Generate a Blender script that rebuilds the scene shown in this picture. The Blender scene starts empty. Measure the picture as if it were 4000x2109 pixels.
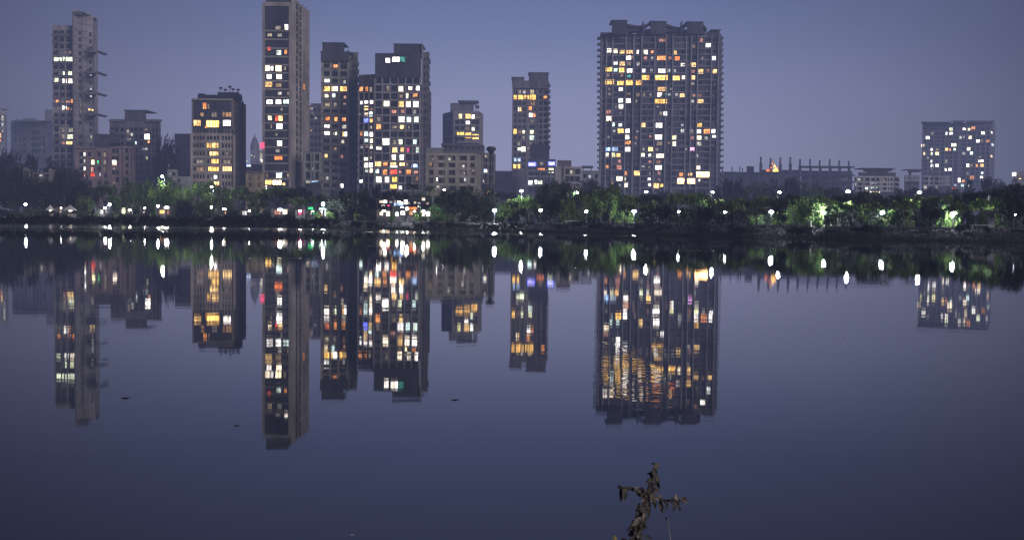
import bpy, bmesh, math, random
from mathutils import Vector, Matrix
random.seed(7)
S = bpy.context.scene
COL = S.collection
# ------------------------------------------------------------------ camera
FPX, CX, CY = 4600.0, 2000.0, 1054.5
TH = math.atan((1054.5-856)/FPX); RHO = 0.009
CAM = Vector((0, 0, 2.0))
_r0 = Vector((1,0,0)); _u0 = Vector((0, math.sin(TH), math.cos(TH))); FW = Vector((0, math.cos(TH), -math.sin(TH)))
RT = math.cos(RHO)*_r0 + math.sin(RHO)*_u0
UP = math.cos(RHO)*_u0 - math.sin(RHO)*_r0
def ray(px, py): return RT*((px-CX)/FPX) + UP*((CY-py)/FPX) + FW
def pt(px, py, D):
    d = ray(px, py); return CAM + d*(D/d.y)
cd = bpy.data.cameras.new('camera'); cam = bpy.data.objects.new('camera', cd); COL.objects.link(cam)
cd.sensor_width = 36; cd.lens = 36*FPX/4000; cd.clip_start = 0.05; cd.clip_end = 12000
m = Matrix((RT, UP, -FW)).transposed().to_4x4(); m.translation = CAM; cam.matrix_world = m
S.camera = cam
S.view_settings.view_transform = 'Standard'; S.view_settings.look = 'None'; S.view_settings.exposure = 0; S.view_settings.gamma = 1
S.cycles.use_denoising = True
S.cycles.max_bounces = 6; S.cycles.diffuse_bounces = 2; S.cycles.glossy_bounces = 3; S.cycles.transmission_bounces = 2
S.cycles.sample_clamp_indirect = 4.0; S.cycles.caustics_reflective = False; S.cycles.caustics_refractive = False
# ------------------------------------------------------------------ materials
def nodes(name):
    m = bpy.data.materials.new(name); m.use_nodes = True
    nt = m.node_tree; return m, nt, nt.nodes, nt.links, nt.nodes['Principled BSDF']
def noise(nt, scale, detail=3, vec=None, rough=.55):
    n = nt.nodes.new('ShaderNodeTexNoise'); n.inputs['Scale'].default_value = scale
    n.inputs['Detail'].default_value = detail; n.inputs['Roughness'].default_value = rough
    if vec is not None: nt.links.new(vec, n.inputs['Vector'])
    return n
def mapping(nt, scale, kind='Object', loc=(0,0,0)):
    t = nt.nodes.new('ShaderNodeTexCoord'); mp = nt.nodes.new('ShaderNodeMapping')
    mp.inputs['Scale'].default_value = scale; mp.inputs['Location'].default_value = loc
    nt.links.new(t.outputs[kind], mp.inputs['Vector']); return mp.outputs['Vector']
def mrange(nt, src, a, b, c, d):
    r = nt.nodes.new('ShaderNodeMapRange'); nt.links.new(src, r.inputs['Value'])
    for k, v in zip(('From Min','From Max','To Min','To Max'), (a,b,c,d)): r.inputs[k].default_value = v
    return r.outputs['Result']
def math2(nt, op, a, b=None, clamp=False):
    n = nt.nodes.new('ShaderNodeMath'); n.operation = op; n.use_clamp = clamp
    for i, v in enumerate((a, b)):
        if v is None: continue
        if isinstance(v, (int, float)): n.inputs[i].default_value = v
        else: nt.links.new(v, n.inputs[i])
    return n.outputs[0]
def mixc(nt, fac, c1, c2):
    n = nt.nodes.new('ShaderNodeMix'); n.data_type = 'RGBA'
    if isinstance(fac, float): n.inputs[0].default_value = fac
    else: nt.links.new(fac, n.inputs[0])
    for i, c in ((6,c1),(7,c2)):
        if isinstance(c, tuple): n.inputs[i].default_value = (*c[:3], 1)
        else: nt.links.new(c, n.inputs[i])
    return n.outputs[2]
_mc = {}
def wallmat(c, rough=.9, var=.45):
    """painted concrete: stained downwards, blotched"""
    key = ('w', c, rough, var)
    if key in _mc: return _mc[key]
    m, nt, N, L, B = nodes('painted_concrete')
    v1 = mapping(nt, (.35,.35,.04)); n1 = noise(nt, 1.0, 5, v1, .65)
    v2 = mapping(nt, (.12,.12,.12)); n2 = noise(nt, 1.0, 3, v2)
    s = math2(nt, 'ADD', n1.outputs[0], n2.outputs[0])
    f = mrange(nt, s, .75, 1.25, 0, 1)
    d = tuple(x*(1-var) for x in c); e = tuple(min(1, x*(1+var*.4)) for x in c)
    L.new(mixc(nt, f, d, e), B.inputs['Base Color']); B.inputs['Roughness'].default_value = rough
    B.inputs['Specular IOR Level'].default_value = .2
    _mc[key] = m; return m
def glassmat(c=(.02,.024,.035)):
    key = ('g', c)
    if key in _mc: return _mc[key]
    m, nt, N, L, B = nodes('unlit_glass')
    n = noise(nt, .5, 2, mapping(nt, (.6,.6,.5)))
    f = mrange(nt, n.outputs[0], .35, .7, 0, 1)
    L.new(mixc(nt, f, c, tuple(x*2.6 for x in c)), B.inputs['Base Color'])
    B.inputs['Roughness'].default_value = .35; B.inputs['Specular IOR Level'].default_value = .3
    _mc[key] = m; return m
LITC = {
 'W': ((.97,.98,1), 2.6), 'WW': ((1,1,.98), 4.0), 'Y': ((1,.68,.28), 1.7), 'YY': ((1,.60,.15), 2.2), 'O': ((1,.40,.13), 1.2),
 'Or': ((1,.25,.07), 1.5), 'R': ((.85,.40,.32), .55), 'Rr': ((1,.09,.05), 1.5), 'D': ((.62,.56,.50), .36), 'L': ((.75,.80,.84), .62),
 'B': ((.28,.5,1), 1.8), 'BB': ((.10,.13,1), 4.5), 'C': ((.68,.97,1), 1.9), 'G': ((.86,1,.74), 2.1), 'P': ((.85,.40,1), 1.7),
 'F': ((1,.55,.20), 12.0), 'N': ((.06,1,.30), 1.6), 'T': ((.10,.55,.50), .8), 'K': ((1,.12,.35), 1.0), 'M': ((1,.62,.34), .30)}
def litmat(k):
    key = ('l', k)
    if key in _mc: return _mc[key]
    c, s = LITC[k]
    m, nt, N, L, B = nodes('lit_window_pane')
    nz = noise(nt, 1.0, 2, mapping(nt, (1.5,1.5,.7)), .6)
    nf = noise(nt, 1.0, 1, mapping(nt, (.55,.55,.55), loc=(9,3,1)))
    f = mrange(nt, nz.outputs[0], .34, .6, .40, 1.35)
    f2 = mrange(nt, nf.outputs[0], .3, .7, .6, 1.3)
    em = N.new('ShaderNodeEmission'); em.inputs[0].default_value = (*c, 1)
    warm = tuple(min(1, a*b) for a, b in zip(c, (1,.82,.66)))
    # every household its own bulbs: some dimmer, some warmer
    oi = N.new('ShaderNodeObjectInfo'); rr = oi.outputs['Random']
    r2 = math2(nt, 'FRACT', math2(nt, 'MULTIPLY', rr, 37.7))
    c0 = mixc(nt, mrange(nt, nz.outputs[0], .4, .6, 0, 1), warm, c)
    amber = tuple(a*b for a, b in zip(c, (1,.74,.42)))
    L.new(mixc(nt, mrange(nt, r2, .45, 1, 0, .95) if k in 'WWLDG' else mrange(nt, r2, .5, 1, 0, .4), c0, amber), em.inputs[0])
    f2 = math2(nt, 'MULTIPLY', f2, mrange(nt, rr, 0, 1, .55, 1.25) if k not in ('F','WW') else 1.0)
    L.new(math2(nt, 'MULTIPLY', math2(nt, 'MULTIPLY', f, f2), s*1.6), em.inputs[1])
    L.new(em.outputs[0], N['Material Output'].inputs[0])
    if k != 'F': m.cycles.emission_sampling = 'NONE'
    _mc[key] = m; return m
def lampmat(name, c, s):
    key = ('lamp', name, c, s)
    if key in _mc: return _mc[key]
    m = bpy.data.materials.new(name); m.use_nodes = True; nt = m.node_tree; nt.nodes.clear()
    o = nt.nodes.new('ShaderNodeOutputMaterial'); e = nt.nodes.new('ShaderNodeEmission')
    e.inputs[0].default_value = (*c,1); e.inputs[1].default_value = s; nt.links.new(e.outputs[0], o.inputs[0])
    _mc[key] = m; return m
def leafmat(c1, c2, name='foliage', trans=.35):
    m, nt, N, L, B = nodes(name)
    oi = N.new('ShaderNodeObjectInfo')
    n = noise(nt, 1.0, 3, mapping(nt, (3,3,3)))
    f = math2(nt, 'ADD', mrange(nt, n.outputs[0], .35, .65, -.1, .8), math2(nt, 'MULTIPLY', oi.outputs['Random'], .35), True)
    c = mixc(nt, f, c1, c2); L.new(c, B.inputs['Base Color']); B.inputs['Roughness'].default_value = .75
    B.inputs['Specular IOR Level'].default_value = .12
    tr = N.new('ShaderNodeBsdfTranslucent'); L.new(c, tr.inputs[0])
    mx = N.new('ShaderNodeMixShader'); mx.inputs[0].default_value = trans
    L.new(B.outputs[0], mx.inputs[1]); L.new(tr.outputs[0], mx.inputs[2]); L.new(mx.outputs[0], N['Material Output'].inputs[0])
    return m
def metal(c, name='painted_metal', rough=.5):
    key = ('m', c, name)
    if key in _mc: return _mc[key]
    m, nt, N, L, B = nodes(name); n = noise(nt, 2.0, 3, mapping(nt, (1,1,1)))
    L.new(mixc(nt, n.outputs[0], tuple(x*.6 for x in c), c), B.inputs['Base Color']); B.inputs['Roughness'].default_value = rough
    _mc[key] = m; return m
LEAF = leafmat((.030,.052,.024), (.15,.235,.06))
LEAFDK = leafmat((.014,.019,.015), (.045,.058,.038), 'dark_foliage', .15)
BARK = metal((.07,.06,.05), 'bark', .9)
# ------------------------------------------------------------------ object helpers
def tag(o, label=None, cat=None, group=None, kind=None):
    for k, v in (('label',label),('category',cat),('group',group),('kind',kind)):
        if v: o[k] = v
    return o
def root(name, loc, label, cat, group=None):
    o = bpy.data.objects.new(name, None); o.location = loc; o.empty_display_size = .5; COL.objects.link(o)
    return tag(o, label, cat, group)
class MB:
    def __init__(s): s.v = []; s.f = []; s.mi = []; s.mats = []
    def mat(s, m):
        if m not in s.mats: s.mats.append(m)
        return s.mats.index(m)
    def add(s, vs, fs, m):
        k = len(s.v); i = s.mat(m); s.v += [tuple(v) for v in vs]
        for f in fs: s.f.append(tuple(k+j for j in f)); s.mi.append(i)
    def hexa(s, p, m):  # p: 4 bottom (ccw from above), 4 top
        s.add(p, [(3,2,1,0),(4,5,6,7),(0,1,5,4),(1,2,6,5),(2,3,7,6),(3,0,4,7)], m)
    def box(s, c, d, m, rz=0):
        ca, sa = math.cos(rz), math.sin(rz); P = []
        for z in (-.5,.5):
            for x, y in ((-.5,-.5),(.5,-.5),(.5,.5),(-.5,.5)):
                X, Y = x*d[0], y*d[1]; P.append((c[0]+X*ca-Y*sa, c[1]+X*sa+Y*ca, c[2]+z*d[2]))
        s.hexa(P, m)
    def tube(s, pts, rads, m, n=7, cap=True):
        rings = []; base = len(s.v); i = s.mat(m)
        for k, p in enumerate(pts):
            p = Vector(p); a = Vector(pts[max(0,k-1)]); b = Vector(pts[min(len(pts)-1,k+1)])
            t = (b-a).normalized(); u = t.orthogonal().normalized() if abs(t.z) < .95 else Vector((1,0,0)); w = t.cross(u).normalized(); u = w.cross(t)
            for j in range(n):
                an = 2*math.pi*j/n; s.v.append(tuple(p + (u*math.cos(an)+w*math.sin(an))*rads[k]))
        for k in range(len(pts)-1):
            for j in range(n):
                s.f.append((base+k*n+j, base+k*n+(j+1)%n, base+(k+1)*n+(j+1)%n, base+(k+1)*n+j)); s.mi.append(i)
        if cap:
            s.f.append(tuple(base+j for j in range(n))[::-1]); s.mi.append(i)
            s.f.append(tuple(base+(len(pts)-1)*n+j for j in range(n))); s.mi.append(i)
    def build(s, name, parent=None, off=None, smooth=False):
        if not s.v: return None
        me = bpy.data.meshes.new(name)
        vs = s.v if off is None else [(a-off[0], b-off[1], c-off[2]) for a,b,c in s.v]
        me.from_pydata(vs, [], s.f)
        for m in s.mats: me.materials.append(m)
        me.polygons.foreach_set('material_index', s.mi)
        if smooth: me.polygons.foreach_set('use_smooth', [True]*len(s.f))
        me.update()
        o = bpy.data.objects.new(name, me); COL.objects.link(o)
        if parent: o.parent = parent
        return o
def sphere_into(b, c, r, m, n=8, k=5, sz=1):
    vs = []; fs = []
    for i in range(1, k):
        a = math.pi*i/k
        for j in range(n): vs.append((c[0]+r*math.sin(a)*math.cos(2*math.pi*j/n), c[1]+r*math.sin(a)*math.sin(2*math.pi*j/n), c[2]+sz*r*math.cos(a)))
    t = len(vs); vs += [(c[0],c[1],c[2]+sz*r),(c[0],c[1],c[2]-sz*r)]
    for i in range(k-2):
        for j in range(n): fs.append((i*n+j, (i+1)*n+j, (i+1)*n+(j+1)%n, i*n+(j+1)%n))
    for j in range(n):
        fs.append((t, j, (j+1)%n)); fs.append((t+1, (k-2)*n+(j+1)%n, (k-2)*n+j))
    b.add(vs, fs, m)
def copy_tree(r):
    c = r.copy(); COL.objects.link(c)
    for ch in r.children:
        d = ch.copy(); COL.objects.link(d); d.parent = c
        for g in ch.children:
            e = g.copy(); COL.objects.link(e); e.parent = d
    return c
# ------------------------------------------------------------------ world
w = bpy.data.worlds.new('World'); S.world = w; w.use_nodes = True; nt = w.node_tree; N = nt.nodes; L = nt.links
bg = N['Background']; out = N['World Output']
sky = N.new('ShaderNodeTexSky'); sky.sky_type = 'NISHITA'; sky.sun_disc = False
sky.sun_elevation = math.radians(0.5); sky.sun_rotation = math.radians(150)
sky.air_density = 2; sky.dust_density = 2
tc = N.new('ShaderNodeTexCoord'); sep = N.new('ShaderNodeSeparateXYZ'); L.new(tc.outputs['Generated'], sep.inputs[0])
rp = N.new('ShaderNodeValToRGB'); L.new(mrange(nt, sep.outputs['Z'], 0, .5, 0, 1), rp.inputs[0])
def srgb(r,g,b): return tuple(((x/255)/12.92 if x/255<.04045 else ((x/255+.055)/1.055)**2.4) for x in (r,g,b))
stops = [(0,(134,138,171)),(.12,(135,140,173)),(.20,(132,138,174)),(.29,(117,126,166)),(.38,(103,114,157)),(.6,(92,102,144)),(1,(78,87,128))]
_T = math.exp(-.00046*960)
rp.color_ramp.elements[0].position = 0; rp.color_ramp.elements[1].position = 1
for i, (p, c) in enumerate(stops):
    e = rp.color_ramp.elements[0] if i == 0 else rp.color_ramp.elements[-1] if i == len(stops)-1 else rp.color_ramp.elements.new(p)
    e.color = (*[max(.01,(v-(1-_T)*h)/_T) if p < .5 else v for v, h in zip(srgb(*c), (.155,.180,.335))], 1)
# town glow low over the far shore, a little right of the middle; thin uneven haze
dp = N.new('ShaderNodeVectorMath'); dp.operation = 'DOT_PRODUCT'; L.new(tc.outputs['Generated'], dp.inputs[0]); dp.inputs[1].default_value = Vector((-.01,1,.06)).normalized()
gl = mrange(nt, dp.outputs['Value'], .90, 1.0, .20, 1.06)
hz = noise(nt, 1.0, 4, mapping(nt, (5,5,16), 'Generated'), .5)
gl = math2(nt, 'MULTIPLY', gl, mrange(nt, hz.outputs[0], .3, .7, .965, 1.035))
bg2 = N.new('ShaderNodeBackground'); L.new(rp.outputs[0], bg2.inputs[0]); L.new(gl, bg2.inputs[1])
L.new(sky.outputs[0], bg.inputs[0]); bg.inputs[1].default_value = .004
ad = N.new('ShaderNodeAddShader'); L.new(bg.outputs[0], ad.inputs[0]); L.new(bg2.outputs[0], ad.inputs[1]); L.new(ad.outputs[0], out.inputs[0])
# added fill sun to brighten facades, from behind the camera and to its right
sl = bpy.data.lights.new('fill_sun', 'SUN'); sl.energy = 1.5; sl.angle = math.radians(25); sl.color = (1,.89,.88)
so = bpy.data.objects.new('fill_sun', sl); COL.objects.link(so)
so.rotation_euler = Vector((-.62,.70,-.22)).to_track_quat('-Z','Y').to_euler()
# evening haze lying over the lake and the town (absorbing, faintly glowing air)
hm = bpy.data.materials.new('haze'); hm.use_nodes = True; hn = hm.node_tree; hn.nodes.clear()
ho = hn.nodes.new('ShaderNodeOutputMaterial'); va = hn.nodes.new('ShaderNodeVolumeAbsorption'); ve = hn.nodes.new('ShaderNodeEmission'); ha = hn.nodes.new('ShaderNodeAddShader')
HS = .00046; va.inputs['Color'].default_value = (0,0,0,1); va.inputs['Density'].default_value = HS
HZ = (.155,.180,.335); ve.inputs[0].default_value = (*HZ,1); ve.inputs[1].default_value = HS
hn.links.new(va.outputs[0], ha.inputs[0]); hn.links.new(ve.outputs[0], ha.inputs[1]); hn.links.new(ha.outputs[0], ho.inputs['Volume'])
def _haze():
    x0,x1,y0,y1,z0,z1 = -1600,1600,-200,960,-3,260
    vs = [(x,y,z) for z in (z0,z1) for x,y in ((x0,y0),(x1,y0),(x1,y1),(x0,y1))]
    me = bpy.data.meshes.new('haze'); me.from_pydata(vs,[],[(3,2,1,0),(4,5,6,7),(0,1,5,4),(1,2,6,5),(2,3,7,6),(3,0,4,7)]); me.materials.append(hm)
    o = bpy.data.objects.new('haze', me); COL.objects.link(o); o['kind'] = 'structure'
_haze()
# ------------------------------------------------------------------ terrain and water
SH = [(-800,280),(0,273),(500,262),(1100,221),(1550,201),(2000,188),(2500,165),(3000,146),(3500,134),(4000,124),(4800,112)]
SHX = [(-1500,300)] + [(pt(p,860,D).x, D) for p, D in SH] + [(400,70),(1500,60)]
def shoreY(x):
    for (a,ya),(b,yb) in zip(SHX, SHX[1:]):
        if a <= x <= b:
            t = (x-a)/(b-a); return ya+(yb-ya)*t
    return SHX[0][1] if x < 0 else SHX[-1][1]
xs = sorted(set([round(-160+i*.8,2) for i in range(int(260/.8))] + [x for x, _ in SHX] + [-1200,-900,-600,-400,-300,-220,150,200,260,330,800]))
def jit(x, k): return .5*math.sin(x*.31+k)+.3*math.sin(x*.83+2*k)+.22*math.sin(x*2.1+3*k)
GZ = 1.3
prof = [(-3,-.8),(0,-.02),(.6,.12),(2,.35),(4,.68),(6,.98),(8,1.22),(9.3,1.28)]
m, nt, N, L, B = nodes('bank_soil')
n = noise(nt, 1.0, 6, mapping(nt, (.5,.5,.9)), .7)
L.new(mixc(nt, mrange(nt, n.outputs[0], .4, .62, 0, 1), (.012,.011,.012), (.05,.045,.04)), B.inputs['Base Color']); B.inputs['Roughness'].default_value = .95
bp = N.new('ShaderNodeBump'); bp.inputs['Distance'].default_value = .4; L.new(n.outputs[0], bp.inputs['Height']); L.new(bp.outputs[0], B.inputs['Normal'])
SOIL = m
b = MB(); vs = []; fs = []
for i, x in enumerate(xs):
    for k, (o, z) in enumerate(prof):
        rr = jit(x, k) if 0 < k < 7 else (.6*jit(x, 0) if k == 0 else 0)
        vs.append((x, shoreY(x)+o+rr*.5+(.5*jit(x*.4,1) if k<3 else 0), z+(.10*jit(x*1.7,k) if 1<k<7 else 0)))
q = len(prof)
for i in range(len(xs)-1):
    for k in range(q-1): fs.append((i*q+k, (i+1)*q+k, (i+1)*q+k+1, i*q+k+1))
b.add(vs, fs, SOIL); tag(b.build('bank', smooth=True), kind='structure')
# promenade with kerb
m, nt, N, L, B = nodes('paving')
br = N.new('ShaderNodeTexBrick'); br.inputs['Scale'].default_value = 1.0; L.new(mapping(nt,(1.2,1.2,1.2)), br.inputs['Vector'])
br.inputs['Color1'].default_value = (.20,.18,.18,1); br.inputs['Color2'].default_value = (.26,.24,.23,1); br.inputs['Mortar'].default_value = (.1,.09,.09,1)
n = noise(nt, .4, 4, mapping(nt,(1,1,1)))
mm = N.new('ShaderNodeMix'); mm.data_type='RGBA'; mm.blend_type='MULTIPLY'; mm.inputs[0].default_value=.6; L.new(br.outputs[0], mm.inputs[6]); L.new(n.outputs[0], mm.inputs[7])
L.new(mm.outputs[2], B.inputs['Base Color']); B.inputs['Roughness'].default_value = .6
PAVE = m
KERB = wallmat((.42,.40,.40))
b = MB(); kb = MB(); vs = []; fs = []; kv = []; kf = []
for i, x in enumerate(xs):
    y = shoreY(x)+9.3
    vs += [(x, y+.3, 1.33), (x, y+6, 1.34)]
    kv += [(x,y,1.0),(x,y+.3,1.0),(x,y+.3,1.47),(x,y,1.47)]
for i in range(len(xs)-1):
    fs.append((2*i, 2*i+2, 2*i+3, 2*i+1)); a = 4*i; c = a+4
    kf += [(a,c,c+3,a+3),(a+3,c+3,c+2,a+2),(a+2,c+2,c+1,a+1)]
b.add(vs, fs, PAVE); tag(b.build('promenade'), kind='structure')
kb.add(kv, kf, KERB); tag(kb.build('kerb'), kind='structure')
# ground out to the horizon
m, nt, N, L, B = nodes('grass_soil')
n = noise(nt, 1.0, 6, mapping(nt, (.15,.15,.15)), .65)
L.new(mixc(nt, n.outputs[0], (.015,.018,.010), (.05,.055,.03)), B.inputs['Base Color']); B.inputs['Roughness'].default_value = 1
GR = m
b = MB(); vs = []; fs = []; gx = [-9000] + xs[1:-1] + [9000]
for x in gx:
    xx = max(-1500, min(1500, x)); vs += [(x, shoreY(xx)+15.3, 1.3), (x, shoreY(xx)+130, 1.3), (x, 9000, 1.3)]
for i in range(len(gx)-1):
    for k in (0,1): fs.append((3*i+k, 3*i+3+k, 3*i+4+k, 3*i+1+k))
b.add(vs, fs, GR); tag(b.build('ground'), kind='structure')
# road behind the trees (kerb to kerb 9 m, white edge lines)
m, nt, N, L, B = nodes('asphalt'); n = noise(nt, 3.0, 5, mapping(nt,(1,1,1)))
L.new(mixc(nt, n.outputs[0], (.03,.03,.032), (.07,.068,.07)), B.inputs['Base Color']); B.inputs['Roughness'].default_value = .8
b = MB(); vs = []; fs = []
for x in xs: y = shoreY(x)+72; vs += [(x,y,1.304),(x,y+9,1.304)]
for i in range(len(xs)-1): fs.append((2*i,2*i+2,2*i+3,2*i+1))
b.add(vs, fs, m); tag(b.build('road'), kind='structure')
b = MB(); vs = []; fs = []
for x in xs: y = shoreY(x)+72.4; vs += [(x,y,1.308),(x,y+.15,1.308)]
for i in range(len(xs)-1): fs.append((2*i,2*i+2,2*i+3,2*i+1))
b.add(vs, fs, wallmat((.75,.75,.72))); tag(b.build('road_marking'), kind='structure')
# near bank under the camera, where the foreground plant grows
b = MB(); vs = []; fs = []; nx = [-60+i*1.0 for i in range(121)]
for x in nx:
    for yy, z in ((4.6,-.4),(3.9,.02),(3.0,.25),(1.5,.4),(-3,.5),(-60,.8)): vs.append((x, yy+.25*jit(x*2,1)*(yy>2), z+.04*jit(x*4,yy)))
for i in range(len(nx)-1):
    for k in range(5): fs.append((i*6+k+1,i*6+k, (i+1)*6+k, (i+1)*6+k+1)[::-1])
b.add(vs, fs, SOIL); tag(b.build('near_bank', smooth=True), kind='structure')
# lake
m, nt, N, L, B = nodes('water')
geo = N.new('ShaderNodeNewGeometry'); sp = N.new('ShaderNodeSeparateXYZ'); L.new(geo.outputs['Position'], sp.inputs[0])
def posmap(scale):
    mp = N.new('ShaderNodeMapping'); mp.inputs['Scale'].default_value = scale; L.new(geo.outputs['Position'], mp.inputs['Vector']); return mp.outputs['Vector']
en = noise(nt, 1.0, 4, posmap((.02,.05,1)), .6)
yy = math2(nt, 'ADD', sp.outputs['Y'], mrange(nt, en.outputs[0], .3, .7, -12, 12))
breeze = mrange(nt, yy, 150, 156, 0, 1)          # wind-ruffled strip along the far shore
fade = mrange(nt, sp.outputs['X'], 12, 70, 1, .25)
breeze = math2(nt, 'MULTIPLY', breeze, fade)
st = noise(nt, 1.0, 3, posmap((.012,.16,1)), .6)
breeze = math2(nt, 'MULTIPLY', breeze, mrange(nt, st.outputs[0], .40, .56, .35, 1))
# light cat's-paws, thin lines of ruffled water
cp = noise(nt, 1.0, 3, posmap((.06,.55,1)), .5)
paw = math2(nt, 'MULTIPLY', mrange(nt, cp.outputs[0], .70, .74, 0, 1), mrange(nt, sp.outputs['Y'], 45, 70, 0, 1))
rgh = math2(nt, 'ADD', mrange(nt, sp.outputs['Y'], 8, 60, .028, .036), math2(nt, 'MULTIPLY', breeze, .15))
rgh = math2(nt, 'ADD', rgh, math2(nt, 'MULTIPLY', paw, .16))


swell = noise(nt, 1.0, 2, posmap((.5,.9,1)))
# ring of ripples left of the big tower's reflection
RC = pt(2425, 1450, 15.3); RC = CAM + ray(2430,1435)*(2.0/-ray(2430,1435).z)
vm = N.new('ShaderNodeVectorMath'); vm.operation = 'SUBTRACT'; L.new(geo.outputs['Position'], vm.inputs[0]); vm.inputs[1].default_value = RC
vs2 = N.new('ShaderNodeVectorMath'); vs2.operation = 'MULTIPLY'; L.new(vm.outputs[0], vs2.inputs[0]); vs2.inputs[1].default_value = (1/.45,1/3.3,0)
ln = N.new('ShaderNodeVectorMath'); ln.operation = 'LENGTH'; L.new(vs2.outputs[0], ln.inputs[0])
rn = noise(nt, 1.0, 2, posmap((3,3,1)))
mask = mrange(nt, math2(nt, 'ADD', ln.outputs['Value'], mrange(nt, rn.outputs[0], .3,.7,-.25,.25)), .75, 1.05, 1, 0)
wv = noise(nt, 1.0, 2, posmap((1.8,6,1)), .5)
rip = math2(nt, 'MULTIPLY', math2(nt, 'MULTIPLY', wv.outputs[0], mask), .0010)
hgt = math2(nt, 'ADD', math2(nt, 'MULTIPLY', swell.outputs[0], .0016), rip)
bp = N.new('ShaderNodeBump'); bp.inputs['Distance'].default_value = 1.0; bp.inputs['Strength'].default_value = 1.0; L.new(hgt, bp.inputs['Height'])
gb = N.new('ShaderNodeBsdfAnisotropic'); gb.distribution = 'BECKMANN'; gb.inputs['Color'].default_value = (1,1,1,1)
L.new(math2(nt, 'SUBTRACT', rgh, math2(nt, 'MULTIPLY', mask, .012)), gb.inputs['Roughness']); L.new(bp.outputs[0], gb.inputs['Normal'])
db = N.new('ShaderNodeBsdfDiffuse'); db.inputs[0].default_value = (.014,.017,.034,1)
fn = N.new('ShaderNodeFresnel'); fn.inputs[0].default_value = 1.43
mw = N.new('ShaderNodeMixShader'); L.new(fn.outputs[0], mw.inputs[0]); L.new(db.outputs[0], mw.inputs[1]); L.new(gb.outputs[0], mw.inputs[2]); L.new(mw.outputs[0], N['Material Output'].inputs[0]); N.remove(B)
b = MB(); b.add([(-4000,-300,0),(4000,-300,0),(4000,320,0),(-4000,320,0)], [(0,1,2,3)], m)
tag(b.build('water'), kind='structure')
# ------------------------------------------------------------------ buildings
CROP = {1:(0,0,1.4143), 2:(650,300,2.057), 3:(950,0,1.7875), 4:(1180,150,2.227), 5:(1650,250,1.913), 6:(2300,50,1.9125), 7:(2780,420,2.514), 8:(3360,420,2.514)}
def cv(k, rows):
    X, Y, s = CROP[k]; return [(X+r[0]/s, Y+r[1]/s, r[2]/s, r[3]/s, r[4]) for r in rows]
class Face:
    def __init__(s, A, B):  # A left, B right as seen by the camera
        s.A = Vector((A[0],A[1],0)); s.B = Vector((B[0],B[1],0)); s.t = (s.B-s.A).normalized(); s.len = (s.B-s.A).length
        s.n = Vector((s.t.y, -s.t.x, 0))
        if s.n.dot(CAM-s.A) < 0: s.n = -s.n
    def hit(s, px, py):
        d = ray(px, py); t = (s.A-CAM).dot(s.n)/d.dot(s.n); P = CAM+d*t; return (P-s.A).dot(s.t), P.z
    def P(s, u, z, o): v = s.A+s.t*u+s.n*o; return (v.x, v.y, z)
    def box(s, b, u0,u1,z0,z1,o0,o1, m):
        p = [s.P(u0,z0,o1), s.P(u1,z0,o1), s.P(u1,z0,o0), s.P(u0,z0,o0)]
        b.hexa(p+[s.P(u0,z1,o1), s.P(u1,z1,o1), s.P(u1,z1,o0), s.P(u0,z1,o0)], m)
    def quad(s, b, u0,u1,z0,z1,o, m): b.add([s.P(u0,z0,o),s.P(u1,z0,o),s.P(u1,z1,o),s.P(u0,z1,o)], [(0,1,2,3)], m)
FRAMEDK = metal((.05,.05,.055), 'window_frame', .6)
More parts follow.
